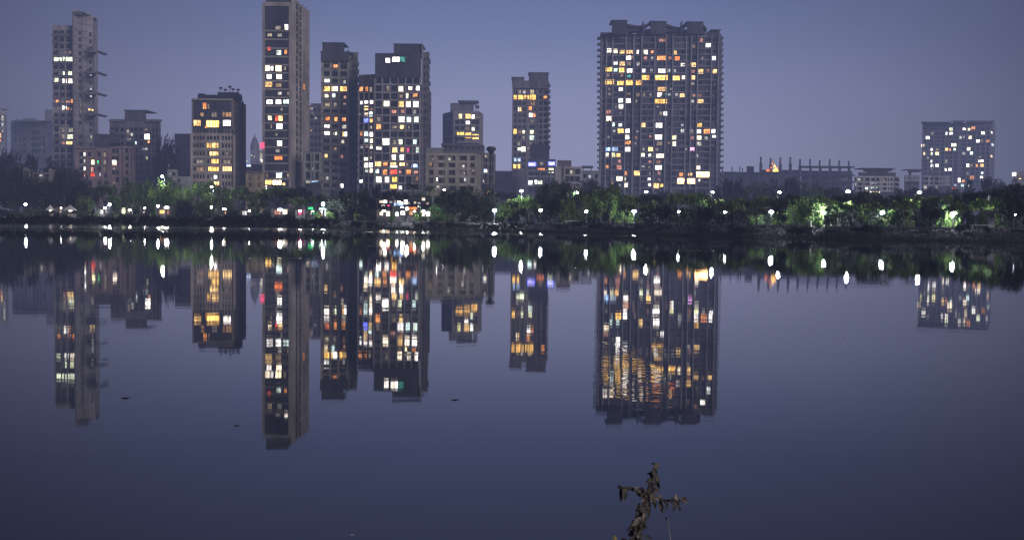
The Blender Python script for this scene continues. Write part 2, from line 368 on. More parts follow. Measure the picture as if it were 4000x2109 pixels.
class Bld:
    def __init__(s, name, label, corners, yref, wall, group=None, base=1.2, cat='building'):
        """corners: (px, D) of the visible footprint corners, left to right"""
        s.c = [pt(px, yref, D) for px, D in corners]; s.yref = yref; s.wall = wall; s.base = base
        o = sum((Vector((c.x,c.y,0)) for c in s.c), Vector())/len(s.c); s.o = Vector((o.x, o.y+4, base))
        s.root = root(name, s.o, label, cat, group)
        s.f = [Face((a.x,a.y),(b.x,b.y)) for a, b in zip(s.c, s.c[1:])]
        s.lit = []; s.dark = []
    def z(s, y, px=None, i=0):
        f = s.f[i]; c = (s.c[i]+s.c[i+1])/2
        P = pt(px, y, c.y) if px is not None else None
        if P is None:
            d = ray(0,0)
            # image x of face middle
            v = c-CAM; k = v.dot(FW); px = CX+FPX*v.dot(RT)/k; P = pt(px, y, c.y)
        return P.z
    def part(s, mb, name, **k): 
        o = mb.build(name, s.root, s.o, **k); return o
    def body(s, ytop, depth=14, name='wall', mat=None, cs=None, ybot=None, back=None):
        cs = cs or s.c; zt = s.z(ytop); zb = s.base-.4 if ybot is None else s.z(ybot)
        pts = [(c.x,c.y) for c in cs]; L0 = pts[-1]; F0 = pts[0]
        k2 = 1+depth/F0[1]; bk = [(L0[0]*(k2 if L0[0]<0 else 1)+.3, L0[1]+depth), (F0[0]*(k2 if F0[0]>0 else 1), max(F0[1],L0[1])+depth)]
        if len(pts) > 2: bk = [(F0[0]*(k2 if F0[0]>0 else 1)+.5, max(L0[1], F0[1]+depth)+.5)]
        poly = pts+bk; n = len(poly); b = MB()
        b.add([(x,y,zb) for x,y in poly]+[(x,y,zt) for x,y in poly], [tuple(range(n))[::-1], tuple(range(n,2*n))]+[(i,(i+1)%n,n+(i+1)%n,n+i) for i in range(n)], mat or s.wall)
        s.part(b, name); return zt
    def block(s, x0,x1,yt,yb,D,depth,name='roof_box',mat=None, over=0, lean=0, hug=True):
        """a box on or beside the building, given by its outline and distance"""
        A = pt(x0,(yt+yb)/2,D); Bq = pt(x1,(yt+yb)/2,D); zt = pt((x0+x1)/2,yt,D).z; zb = pt((x0+x1)/2,yb,D).z
        b = MB(); m = mat or s.wall; ax = A.x*(1+depth/D) if hug and A.x > 0 else A.x; bx_ = Bq.x*(1+depth/D) if hug and Bq.x < 0 else Bq.x
        b.hexa([(A.x,D,zb),(Bq.x,D,zb),(bx_+lean,D+depth,zb),(ax,D+depth,zb),(A.x,D,zt),(Bq.x,D,zt),(bx_+lean,D+depth,zt),(ax,D+depth,zt)], m)
        if over:
            b.box(((A.x+Bq.x)/2, D+depth/2, zt+.15), (Bq.x-A.x+2*over, depth+2*over, .35), m)
        return s.part(b, name)
    def frame(s, i, slabs=(), piers=(), x0=None, x1=None, t=.35, pw=.4, proud=.3, mat=None, y0=None, y1=None, name='facade_frame', zz=None):
        """horizontal slab edges at heights slabs (py), vertical piers at piers (px)"""
        f = s.f[i]; b = MB(); m = mat or s.wall; ym = s.yref
        u0 = f.hit(x0,ym)[0] if x0 is not None else 0; u1 = f.hit(x1,ym)[0] if x1 is not None else f.len
        zs = [s.z(y,i=i) for y in slabs]
        zt = s.z(y0,i=i) if y0 is not None else (max(zs) if zs else 10); zb = s.z(y1,i=i) if y1 is not None else (min(zs) if zs else 1)
        for z in zs: f.box(b, u0,u1, z-t/2,z+t/2, .003, proud, m)
        for p in piers:
            u = f.hit(p,ym)[0]; f.box(b, u-pw/2,u+pw/2, zb,zt, .002, proud+.06, m)
        if not piers and len(zs) > 1: f.box(b, u0+.02,u0+.14, min(zs),max(zs), .001, proud*.6, m)
        return s.part(b, name)
    def win(s, i, px,py,w,h, mat, mull=True, fm=None, proud=.0):
        f = s.f[i]; u0,z1 = f.hit(px-w/2,py-h/2); u1,z0 = f.hit(px+w/2,py+h/2)
        s.winuz(i,u0,u1,z0,z1,mat,mull,fm,proud)
    def winuz(s,i,u0,u1,z0,z1,mat,mull=True,fm=None,proud=0):
        (s.dark if mat.name.startswith('unlit') else s.lit).append((i,u0,u1,z0,z1,mat,mull,fm or FRAMEDK,proud))
    def lits(s, i, rows, shrink=.80, proud=0):
        shrink = min(1.0, shrink*1.02)
        for (x,y,w,h,k) in rows: s.win(i, x,y,w*shrink,h*shrink, litmat(k), proud=proud)
    def grid(s, i, cols, rows, w, h, mat=None, jitter=0, skip=0.0, fm=None):
        """dark windows at (px,py) cell centres that no lit window covers"""
        f = s.f[i]; mat = mat or glassmat()
        for y in rows:
            for x in cols:
                if random.random() < skip: continue
                u,_ = f.hit(x,s.yref); z = s.z(y,i=i); sc = f.len and (s.c[i].y+s.c[i+1].y)/2/FPX
                # foreshortening of oblique faces
                du = f.hit(x+w/2,s.yref)[0]-f.hit(x-w/2,s.yref)[0]; hh = h*sc
                a,b_,c,d = u-du/2,u+du/2,z-hh/2,z+hh/2
                if any(L_[0]==i and a < L_[2]+.15 and b_ > L_[1]-.15 and c < L_[4]+.1 and d > L_[3]-.1 for L_ in s.lit): continue
                s.winuz(i,a,b_,c,d,mat,fm=fm)
    def _wmesh(s, b, W):
        i,u0,u1,z0,z1,mat,mull,fm,pr = W; f = s.f[i]; e = .09; o = pr
        f.quad(b,u0,u1,z0,z1,o+.03,mat)
        for (a,c,p,q) in ((u0-e,u1+e,z1,z1+e),(u0-e,u1+e,z0-e,z0),(u0-e,u0,z0,z1),(u1,u1+e,z0,z1)): f.box(b,a,c,p,q,.004,o+.14,fm)
        n = max(1,int(round((u1-u0)/1.1))) if mull else 1
        for k in range(1,n):
            uu = u0+(u1-u0)*k/n; f.box(b,uu-.05,uu+.05,z0,z1,.031,o+.1,fm)
        if z1-z0 > 1.9: zz = z0+(z1-z0)*.42; f.box(b,u0,u1,zz-.05,zz+.05,.031,o+.09,fm)
    def finish(s):
        allw = sorted(s.lit, key=lambda W:-(W[2]-W[1])*(W[4]-W[3])) + sorted(s.dark, key=lambda W:-(W[2]-W[1])*(W[4]-W[3]))
        for W in allw[:(100 if len(allw)>100 else 101)]:
            b = MB(); s._wmesh(b, W); s.part(b, 'window')
        rest = allw[100:]
        if rest:
            b = MB()
            for W in rest: s._wmesh(b, W)
            tag(s.part(b,'window'), kind='stuff')
def fr(a,b,n): return [a+(b-a)*k/(n-1) for k in range(n)]
def flank(B, i, us, ys, mat, seam=True):
    f=B.f[i]; b=MB()
    for y in ys: z=B.z(y,i=i); f.box(b,.1,f.len-.1,z-.06,z+.06,.0,.40,mat)
    for u in us: f.box(b,f.len*u-.12,f.len*u+.12,1.5,B.z(ys[0]),.0,.46,mat)
    B.part(b,'facade_seam')
def c2p(k,ax,vals):
    X,Y,sc = CROP[k]; return [((X if ax=='x' else Y)+v/sc) for v in vals]
FR2 = wallmat((.5,.47,.46)); DKG = wallmat((.085,.09,.12),.6); SLABDK = wallmat((.13,.13,.16))
# --- far-left white tower at the frame edge
B = Bld('apartment_tower','pale narrow tower cut off by the left edge of the picture',[(-60,760),(18,760),(27,775)],500,wallmat((.50,.50,.52)))
B.body(440,15); B.block(-50,12,426,440,762,10,'roof_box',over=.6)
B.lits(0,cv(1,[(14,655,14,34,'L'),(14,690,12,24,'L'),(2,750,12,26,'Y'),(0,775,12,20,'O'),(14,725,12,18,'D')])); B.grid(0,[2,11],fr(455,545,6),5,7); B.frame(0,fr(448,560,8)); B.finish()
# --- grey block far left behind
B = Bld('apartment_block','low grey unlit block with square windows behind the slim cream tower',[(42,820),(205,800)],520,wallmat((.27,.26,.31)))
B.body(474,18); B.block(40,208,470,474,799,16,'parapet'); B.block(175,207,429,475,803,12,'roof_box'); B.block(88,140,463,471,806,8); B.block(62,78,466,471,806,5)
B.frame(0,[474+27.5*k for k in range(5)],[82,118,150,178],t=.3,pw=.35,proud=.25)
B.grid(0,[60,82,97,128,140,152,172],[492,517,542,567,592],10,12,skip=.12); B.lits(0,[(72,560,5,8,'D'),(165,575,6,8,'D')]); B.finish()
# --- slim cream tower, left
C1W = wallmat((.42,.39,.40))
B = Bld('apartment_tower','slim cream tower with a tall curved rear slab, far left',[(207,560),(296,560)],350,C1W)
zt = B.body(100,16,back=0)
# curved slab: convex plan
A = pt(283,300,556); E = pt(366,300,568.6); b = MB(); P = []
for k in range(9):
    t = k/8; P.append((A.x+(E.x-A.x)*t, 556+12.6*t-1.6*t*(1-t)))
top = [pt(320,50+(8 if k>4 else 0)*((k-4)/4)+0,565).z for k in range(9)]
zb0 = .8; n = 9; poly = P+[(E.x*590/568.6,590),(A.x,590)]; nn = len(poly); ztop = top+[top[-1],top[0]]
b.add([(x,y,zb0) for x,y in poly]+[(x,y,ztop[i]) for i,(x,y) in enumerate(poly)], [tuple(range(nn))[::-1],tuple(range(nn,2*nn))]+[(i,(i+1)%nn,nn+(i+1)%nn,nn+i) for i in range(nn)], C1W)
B.part(b,'rear_slab')
B.block(283,320,49,58,556,20,'roof_cap',mat=wallmat((.22,.21,.23)),over=.3)
B.f.append(Face((A.x,556.0),(E.x,568.6))); B.c.append(Vector((E.x,568.6,0)))
B.f[1] = Face((P[0][0],P[0][1]-.02),(P[-1][0],P[-1][1]-.02))
for yy in (200,283,365,447):
    B.block(336,374,yy-3,yy+3,556,12,'terrace',mat=wallmat((.3,.28,.3)))
    b = MB(); q0 = pt(374,yy,556); q1 = pt(385,yy,556); z0 = q0.z; b.hexa([(q0.x,556,z0-.5),(q1.x,556,z0-.2),(q1.x,568,z0-.2),(q0.x,568,z0-.5),(q0.x,556,z0+.4),(q1.x,556,z0+.4),(q1.x,568,z0+.4),(q0.x,568,z0+.4)],wallmat((.3,.28,.3))); B.part(b,'terrace')
    B.block(338,360,yy-12,yy-3,560,8,'terrace_wall',mat=wallmat((.16,.15,.17)))
B.lits(0,cv(1,[(320,333,44,30,'G'),(374,332,58,32,'G'),(360,292,14,16,'D'),(387,292,14,16,'D'),(357,408,18,22,'G'),(388,408,22,26,'G'),(312,446,24,28,'G'),(358,448,26,26,'W'),(389,448,24,28,'W'),
 (317,565,20,26,'O'),(347,565,16,14,'D'),(372,566,30,18,'R'),(398,562,14,28,'O'),(322,600,14,20,'D'),(356,597,26,22,'W'),(376,602,14,12,'O'),(393,602,10,16,'D'),
 (350,718,18,26,'D'),(392,719,26,24,'D'),(352,755,20,24,'D'),(388,756,34,26,'G'),(354,794,24,22,'R'),(382,794,38,26,'Y')]),.9)
rows = [128.5+27*k for k in range(21)]
B.grid(0,c2p(1,'x',[311,345,382]),rows,17,15,glassmat((.02,.02,.03)))
B.frame(0,[r+12 for r in rows],[209,232,256,290],t=.7,pw=.5,proud=.5)
for k,r in enumerate(rows):
    if k%3 != 2:
        b = MB(); f=B.f[0]; u0=f.hit(209,350)[0]; u1=f.hit(243 if k%2 else 288,350)[0]; z=B.z(r+12); f.box(b,u0,u1,z-.2,z+.05,.3,1.5,C1W); f.box(b,u0,u1,z+.05,z+.9,1.38,1.5,wallmat((.2,.19,.21))); B.part(b,'balcony')
f = B.f[1]
for cx,cy,ww,hh,kk in [(497,413,14,20,'L'),(497,493,14,16,'L'),(497,531,14,20,'L'),(440,580,10,18,'D'),(440,618,10,18,'D'),(498,608,34,16,'Y'),(498,567,10,12,'D'),(499,758,14,22,'L'),(440,700,9,16,'D')]:
    X,Y,sc = CROP[1]; B.win(1,X+cx/sc,Y+cy/sc,ww/sc*.8,hh/sc*.8,litmat(kk),proud=.42)
for k,r in enumerate(rows):
    for xx in (311,352):
        z=B.z(r); u=B.f[1].hit(xx,350)[0]
        if not any(L_[0]==1 and abs(L_[1]-u)<1.6 and L_[3]-1 < z < L_[4]+1 for L_ in B.lit): B.winuz(1,u-.45,u+.45,z-.7,z+.7,glassmat((.05,.05,.06)),proud=.42)
flank(B,1,(.02,.42,.98),fr(70,700,24),wallmat((.26,.24,.25)))
B.finish()
# --- pinkish low block in front

PK = wallmat((.36,.27,.27))
B = Bld('apartment_block','pinkish low block at the right foot of the slim cream tower',[(297,470),(428,470),(523,470),(532,482)],640,PK)
B.body(578,14,cs=B.c)
B.block(296,372,574,580,469,12,'parapet'); B.block(470,523,572,580,469,12,'parapet'); B.block(365,470,524,560,500,14,'rear_block',mat=wallmat((.13,.12,.15))); B.block(365,430,548,580,490,10,'rear_block',mat=wallmat((.13,.12,.15)))
B.lits(0,cv(1,[(472,853,20,22,'W'),(472,892,20,22,'L'),(472,932,20,22,'W'),(473,968,18,22,'R'),(520,897,34,30,'G'),(511,937,18,28,'R'),(512,965,26,24,'Rr'),(560,966,28,20,'L'),(540,897,12,18,'N'),(575,855,26,26,'D'),(575,895,26,26,'D'),(575,935,26,26,'D')]),.85)  # the three dim panes on the right are pale ledges, brightness added as glow
B.lits(1,cv(1,[(632,899,26,30,'W'),(632,912,26,8,'R'),(630,933,14,14,'D'),(628,1012,14,20,'D')]),.85)
B.grid(0,[318,350,388,415],[603,631,659,687,715],12,14); B.grid(1,[444,458,497],[590,618,646,674,702],9,15)
B.frame(0,[590+28*k for k in range(5)],[300,340,376,400,426],t=.4,pw=1.1,proud=.35); B.frame(1,[578],[432,470,486,508,521],t=.4,pw=.9,proud=.45,y0=578,y1=720); B.finish()
# --- mid rise with three-part roof
G4 = wallmat((.33,.31,.33))
B = Bld('apartment_block','grey mid rise with a square roof box and pale right flank',[(429,520),(524,520),(590,520),(622,520),(628,530)],560,G4)
B.body(474,18,cs=B.c); B.block(487,571,433,476,524,14,'roof_box',mat=wallmat((.2,.19,.21)),over=.4); B.block(425,490,466,476,519,12,'parapet'); B.block(572,632,467,476,518,3,'parapet',mat=wallmat((.4,.37,.36)))
B.lits(1,cv(1,[(750,791,12,18,'C'),(808,717,18,14,'D'),(812,757,34,34,'WW'),(824,785,18,14,'O'),(802,824,30,14,'L'),(811,873,14,20,'L')]),.85)
B.lits(0,cv(1,[(708,730,20,24,'D'),(730,742,16,24,'L'),(713,772,26,12,'D')]),.85)
rows=[507+27.5*k for k in range(8)]
B.grid(0,[438,455,478,500,515],rows,10,14); B.grid(1,[531,552,574],rows,11,14); B.frame(1,[r+12 for r in rows],[526,541,563,588],t=.45,pw=.5,proud=.4)
B.frame(0,[r+12 for r in rows],[433,466,489,522],t=.35,pw=.4,proud=.3,x0=431,x1=522); B.frame(2,[],[592,606,620],pw=.8,proud=.4,y0=474,y1=700,mat=wallmat((.45,.40,.37))); B.grid(2,[599,613],rows,6,10)
b=MB(); 
for k,r in enumerate(rows):
    f=B.f[0]; z=B.z(r+12); f.box(b,f.hit(431,560)[0],f.hit(448,560)[0],z,z+1.0,.3,1.6,G4)
B.part(b,'balcony_stack'); B.finish()
# --- dark block behind
B = Bld('apartment_block','dark plain block with no lit windows left of the yellow lit block',[(682,560),(760,560)],620,wallmat((.12,.11,.14)))
B.body(526,16); B.frame(0,[532,560,590],t=.3); B.block(681,760,523,527,559,12,'parapet'); B.grid(0,[700,722,744],[575,602,630,660],8,10,glassmat((.03,.03,.04))); B.finish()
B = Bld('low_building','small pale two storey house with white balconies right of the white floodlight mast',[(655,420),(692,420),(752,425)],690,wallmat((.45,.45,.48)))
B.body(662,10,cs=B.c[:2]); B.block(690,752,690,760,421,10,'wall',mat=wallmat((.42,.42,.44))); B.lits(0,[(664,680,6,9,'L'),(680,700,8,8,'D')]); B.grid(0,[664,680],[680,700,720],9,10); B.grid(1,[702,715,728,741],[705,725],8,11); B.finish()
# --- building with yellow windows
B5W = wallmat((.36,.30,.29)); B5F = wallmat((.52,.47,.42))
B = Bld('apartment_block','block with a dark top and a glowing yellow window column',[(749,440),(907,440),(961,462)],560,B5W)
B.body(387,20)
B.block(748,910,386,392,439,18,'parapet',mat=B5F)
b=MB(); f=B.f[0]; f.box(b,f.hit(757,500)[0],f.hit(905,500)[0],B.z(525),B.z(394),.01,.25,DKG); B.part(b,'dark_cladding')
for x0,x1,yt,yb,dd in ((772,942,371,387,4),(850,935,361,372,5),(925,943,369,387,3),(775,800,366,372,4)): B.block(x0,x1,yt,yb,440+dd,9,'roof_box',mat=wallmat((.06,.065,.09)))
b=MB()
for x,y in ((862,345),(898,340),(910,350),(930,352),(880,352)):
    q=pt(x,y,446); q2=pt(x,362,446); b.tube([tuple(q2),tuple(q)],[.12,.1],FRAMEDK,5); b.box((q.x,446,q.z),(1.2,.3,.7),FRAMEDK)
B.part(b,'antenna')
litr=cv(2,[(309,236,30,56,'O'),(340,240,14,40,'D'),(288,305,30,30,'M'),(385,305,44,42,'D'),(462,305,20,44,'M'),(500,305,50,40,'M'),(250,373,62,50,'Y'),(373,380,114,60,'YY'),(320,405,18,18,'O'),(487,374,66,50,'W'),
 (340,555,40,46,'YY'),(393,555,56,52,'Y'),(382,622,80,44,'Y'),(490,620,22,26,'D'),(392,682,62,42,'YY'),(380,745,92,44,'YY'),(275,745,66,40,'M'),(490,743,78,46,'Y'),(487,685,64,32,'D'),(397,808,28,34,'W'),(365,822,14,20,'L'),(405,858,50,30,'Y'),(275,683,60,30,'D')])
B.lits(0,litr,.88,proud=.28)
rows = c2p(2,'y',[440,495,557,620,682,744,804,862,915])
B.grid(0,c2p(2,'x',[228,252,276,300,335,360,390,418,455,480,505,530]),rows[0:],8.5,14,fm=B5F)
B.frame(0,[y+13 for y in rows],c2p(2,'x',[205,318,435,546]),t=1.15,pw=.9,proud=.55,mat=B5F)
B.frame(0,[],c2p(2,'x',[240,264,288,347,375,404,467,492,517]),pw=.25,proud=.3,mat=B5F,y0=505,y1=740)
B.grid(1,[923,938,950],rows+[400,425,450,480],5,9,glassmat((.04,.04,.05))); B.frame(1,[],[930,945],pw=1.2,proud=.25,y0=390,y1=740,mat=wallmat((.30,.25,.26)))
B.finish()
# --- tan box and temple spire and small houses between
B = Bld('low_building','plain tan box building squeezed between the yellow-lit block and the tallest tower',[(960,400),(1030,400)],710,wallmat((.50,.41,.26)))
B.body(675,10); B.block(958,1031,672,676,399,10,'parapet',mat=wallmat((.3,.3,.33))); B.grid(0,[978,1012],[695,722],7,16,glassmat((.12,.10,.07))); B.finish()
B = Bld('temple','grey domed spire of a distant temple left of the tallest tower',[(978,760),(1012,760)],600,wallmat((.35,.36,.42)),cat='temple')
B.body(585,12)
q=pt(995,585,766); z0=q.z; zt=pt(995,530,766).z; b=MB(); hs=zt-z0
b.tube([(q.x,766,z0-.5),(q.x,766,z0+.25*hs),(q.x,766,z0+.55*hs),(q.x,766,z0+.8*hs),(q.x,766,z0+.93*hs),(q.x,766,zt+1.5)],[2.9,2.8,2.1,1.2,.4,.05],wallmat((.30,.31,.38)),8); B.part(b,'spire')
B.block(1010,1030,590,665,770,8,'annex',mat=wallmat((.6,.6,.62))); B.lits(0,[(983,608,5,6,'L'),(993,612,5,8,'L')]); B.finish()
B = Bld('low_building','dark low shed with a blue and white lit sign left of the tallest tower',[(958,520),(1032,520)],650,wallmat((.16,.16,.20)))
B.body(642,10); B.lits(0,[(972,648,22,9,'B'),(972,649,17,5,'W'),(965,630,9,9,'L'),(1020,615,12,40,'L'),(1024,628,7,14,'WW')]); B.finish()  # the tall pale pane is a white wall, its brightness added as glow
# --- tallest tower
TW = wallmat((.44,.40,.37)); TD = wallmat((.07,.075,.10),.7)
B = Bld('apartment_tower','tallest tower with dark front, pale floor bands and ribbed side',[(1029,430),(1134,430),(1192,456)],360,wallmat((.30,.28,.27)))
B.body(16,24)
b=MB(); f=B.f[0]; f.box(b,f.hit(1034,360)[0],f.hit(1132,360)[0],1,B.z(24),.01,.22,TD); B.part(b,'dark_cladding')
B.frame(0,[18],[1030.5,1134],t=1.4,pw=.9,proud=.6,mat=TW,y0=14,y1=860,name='edge_frame')
zr=B.z(14); b=MB(); c0,c1,c2=B.c[0],B.c[1],B.c[2]
b.hexa([(c0.x+.5,432,zr),(c1.x+.5,432,zr),(c2.x-.3,455,zr),(c0.x+1,457,zr),(c0.x+.5,432,zr+4.6),(c1.x-1.5,432,zr+4.6),(c2.x-.8,455,zr+3.2),(c0.x+1,457,zr+4.6)],wallmat((.09,.095,.12))); B.part(b,'roof_box')
B.block(1040,1120,-14,0,436,12,'roof_box',mat=wallmat((.08,.08,.10)))
rows=[(218+0)/1.7875+57.6/1.7875*k for k in range(19)]
rows=c2p(3,'y',[218,278,340,398,455,512,568,625,683,742,800,860,912,968,1028,1085,1142,1200,1250,1310])
B.frame(0,rows,[],x0=1034,x1=1133,t=.55,proud=.42,mat=TW)
B.lits(0,cv(3,[(303,192,26,42,'W'),(246,197,44,30,'D'),(186,247,32,24,'L'),(256,247,34,24,'D'),(183,343,28,26,'Rr'),(250,370,36,38,'C'),(298,366,20,34,'O'),
 (170,478,34,46,'W'),(202,480,22,36,'W'),(248,478,44,50,'WW'),(292,480,18,28,'D'),(183,538,38,36,'W'),(252,538,42,36,'W'),(180,592,54,42,'Y'),(248,597,44,30,'D'),(257,654,30,22,'L'),(315,656,14,26,'D'),(186,714,46,32,'W'),(186,714,30,20,'R'),(247,713,44,34,'W'),(300,712,42,32,'C'),(268,766,14,24,'D'),(188,826,30,34,'W'),(234,828,18,40,'Rr'),(262,828,34,40,'Y'),(254,884,44,38,'WW'),(196,884,12,30,'D'),(234,940,16,26,'D'),(255,1002,38,40,'W'),(243,1054,36,24,'D'),(248,1104,62,28,'Or'),(252,1226,46,40,'C'),(168,1226,16,28,'D'),(316,1226,18,28,'D'),(177,1274,48,34,'YY'),(238,1275,68,36,'WW'),(285,1285,20,20,'Y'),(162,1310,12,30,'W')]),.85,proud=.24)
rr=[(a+b_)/2 for a,b_ in zip(rows,rows[1:])]
B.grid(0,[1045,1062,1079,1097,1115,1127],rr+[38,60,85,105],12,15,glassmat((.022,.024,.036)),skip=.1)
# ribs on the side face
b=MB(); f=B.f[1]
for k in range(9):
    u=f.len*(.04+k*.115); f.box(b,u,u+(.9 if k%2 else 1.5),1,B.z(18,i=1),.01,.7 if k%2 else 1.6,wallmat((.52,.48,.44)) if k in (0,4,7) else wallmat((.10,.10,.11)) if k%2 else TW)
B.part(b,'rib'); B.win(1,950+394/1.7875,604/1.7875,11,30,litmat('O'),proud=1.4)
for k,y0 in enumerate(fr(40,700,24)):
    for uu in (.22,.48): 
        u=B.f[1].len*uu; z=B.z(y0,i=1); B.winuz(1,u-.6,u+.6,z-.8,z+.8,glassmat((.03,.03,.04)),proud=1.2)
# stepped balconies on the far right edge
for y0 in (162,222,290,352,384,410,450,500,545,580):
    B.block(1189,1197 if y0<380 else 1200,y0-8,y0+8,456,5,'balcony',mat=wallmat((.16,.16,.2)))
b=MB(); q=pt(1024,569,429); b.box((q.x,429,q.z),(1.5,.4,2.2),lampmat('red_sign_light',(1,.10,.22),1.6)); b.box((q.x+.5,429.5,q.z),(1.2,.6,.3),FRAMEDK); B.part(b,'sign_light')
B.finish()
# --- back building between
B = Bld('apartment_block','shadowy violet block seen between the tallest tower and the stepped-crown tower',[(1190,560),(1262,560)],550,wallmat((.22,.19,.24)))
B.body(412,14); B.block(1215,1262,405,415,562,10,'parapet')
B.lits(0,cv(4,[(44,650,30,32,'W'),(52,688,36,22,'C'),(44,726,26,30,'K'),(82,612,30,26,'D'),(93,655,26,22,'D'),(122,696,24,22,'L'),(68,803,40,20,'M')]),.8)
B.grid(0,[1200,1218,1232,1248],fr(430,700,11),8,12); B.frame(0,fr(444,714,11),[1208,1240]); B.finish()
B = Bld('low_building','dark framed low block with white and blue shop lights beside the tallest tower',[(1190,425),(1253,425)],670,wallmat((.13,.13,.15)))
B.body(592,10); B.frame(0,[598,634,668,704],[1192,1217,1228,1251],t=.7,pw=.7,proud=.5,mat=wallmat((.38,.37,.36))); B.grid(0,[1204,1240],[614,650,686,720],18,20)
B.lits(0,cv(4,[(43,1135,14,28,'D'),(52,1252,44,20,'W'),(113,1240,64,24,'B'),(113,1238,44,14,'WW'),(90,1135,14,24,'D')]),.9); B.finish()
# --- stepped crown tower
W7 = wallmat((.56,.52,.46)); 
B = Bld('apartment_tower','tower with dark stepped crown, just right of the tallest tower',[(1256,470),(1364,470),(1398,490)],450,wallmat((.34,.32,.30)))
B.body(238,20); DK7=wallmat((.11,.115,.14))
B.block(1253,1366,205,240,468,16,'crown',mat=DK7,over=.2); B.block(1259,1343,170,208,470,12,'crown',mat=DK7,over=.2); B.block(1322,1345,174,208,471,12,'crown',mat=wallmat((.09,.09,.12)))
B.block(1356,1398,205,760,476,24,'side_slab',mat=wallmat((.30,.29,.28)));
for k in range(19):
    yy=225+28*k; B.block(1371,1376,yy,yy+14,475.8,.4,'stair_window',mat=glassmat((.03,.03,.035))); B.block(1386,1393,yy,yy+12,475.8,.4,'stair_window',mat=glassmat((.05,.05,.055)))
B.block(1380,1382,206,755,475.4,.6,'drain_pipe',mat=wallmat((.18,.17,.17)))
B.block(1356,1362,196,210,478,3,'roof_box'); B.block(1364,1368,205,760,474,3,'side_rib',mat=wallmat((.5,.47,.43)))
B.lits(0,cv(4,[(291,248,36,38,'O'),(218,375,46,42,'W'),(370,380,22,30,'L'),(222,440,56,48,'YY'),(190,466,30,24,'YY'),(262,440,22,46,'Y'),(291,440,42,44,'WW'),(345,442,26,46,'YY'),(376,442,34,50,'Y'),(213,505,34,38,'W'),(277,505,28,48,'C'),(373,512,24,26,'R'),(220,577,44,38,'D'),(220,577,24,28,'G'),(290,578,28,38,'D'),(370,572,26,16,'M'),(225,700,44,32,'Or'),(294,705,28,38,'O'),(365,706,36,34,'O'),(221,770,56,36,'W'),(367,770,38,34,'L'),(221,830,56,40,'W'),(276,835,14,42,'D'),(296,835,16,42,'G'),(360,834,18,44,'Y'),(381,834,22,44,'W'),(354,900,28,32,'L'),(292,966,24,32,'M'),(210,1030,28,48,'Y'),(347,1030,22,30,'R'),(219,1220,26,36,'L'),(347,1282,24,40,'W'),(225,740,40,10,'T')]),.88)
rows=c2p(4,'y',[248,312,378,440,508,577,640,704,770,833,900,965,1030,1095,1158,1222,1285]); 
B.grid(0,c2p(4,'x',[215,285,360]),rows,21,15,glassmat((.022,.024,.032))); B.frame(0,[y+14.5 for y in rows]+[238],c2p(4,'x',[175,250,322,400]),t=1.0,pw=.75,proud=.6,mat=W7)
for k,y in enumerate(rows):
    if k%2==0 or k>8:
        b=MB(); f=B.f[0]; z=B.z(y+14); f.box(b,f.hit(1256,450)[0],f.hit(1322,450)[0],z-.1,z+.1,.6,1.5,W7); f.box(b,f.hit(1256,450)[0],f.hit(1322,450)[0],z+.1,z+.95,1.4,1.5,wallmat((.28,.27,.26))); B.part(b,'balcony')
b=MB()
for k in range(16): q=pt(1397,250+k*31,476); b.box((q.x,476,q.z),(1.0,1.4,1.6),wallmat((.33,.31,.30)))
B.part(b,'ledge'); B.finish()
# --- dark block with wing
W9 = wallmat((.42,.39,.40)); 
B = Bld('apartment_block','wide block with a black glass penthouse and crowded multicoloured windows',[(1400,455),(1465,450.4),(1647,450),(1684,475)],480,wallmat((.15,.15,.18)))
B.body(293,20,cs=B.c[:2]); B.body(335,22,cs=B.c[1:]); B.block(1401,1464,292,297,454,10,'parapet',mat=W9)
B.block(1465,1645,209,306,449.6,16,'penthouse',mat=DKG); B.block(1538,1650,175,211,452,14,'roof_box',mat=wallmat((.10,.105,.14)),over=.15)
B.block(1646,1676,204,760,454,22,'side_slab',mat=wallmat((.20,.19,.22)));
for k in range(18):
    yy=225+29*k; B.block(1657,1661,yy,yy+15,453.8,.4,'stair_window',mat=glassmat((.03,.03,.035))); B.block(1668,1673,yy,yy+12,453.8,.4,'stair_window',mat=glassmat((.05,.05,.055)))
B.block(1646,1652,174,760,451,4,'side_rib',mat=wallmat((.36,.34,.35)))
for k in range(18): 
    y0=240+k*29; B.block(1674,1679 if k%3 else 1682,y0-9,y0+4,460,6,'balcony',mat=wallmat((.14,.14,.18)))
B.lits(0,cv(4,[(516,443,34,40,'O'),(563,443,28,44,'O'),(601,447,24,46,'D'),(517,556,20,40,'W'),(560,553,34,34,'W'),(606,557,30,32,'W'),(563,608,44,40,'Y'),(606,612,24,36,'R'),(502,666,16,34,'D'),(560,664,34,34,'W'),(600,662,32,46,'C'),(558,718,44,44,'BB'),(603,718,30,40,'Y'),(602,775,22,30,'L'),(517,830,24,36,'O'),(561,832,40,44,'C'),(604,836,30,42,'W'),(561,888,38,40,'C'),(604,892,28,38,'W'),(520,943,26,34,'L'),(564,937,28,28,'D'),(603,943,26,38,'W'),(605,997,20,30,'D'),(558,1052,38,34,'W'),(600,1040,18,30,'L'),(560,1105,34,48,'W'),(600,1107,34,50,'WW'),(565,1152,30,30,'C'),(603,1152,26,36,'W'),(515,1248,30,40,'C')]),.85)
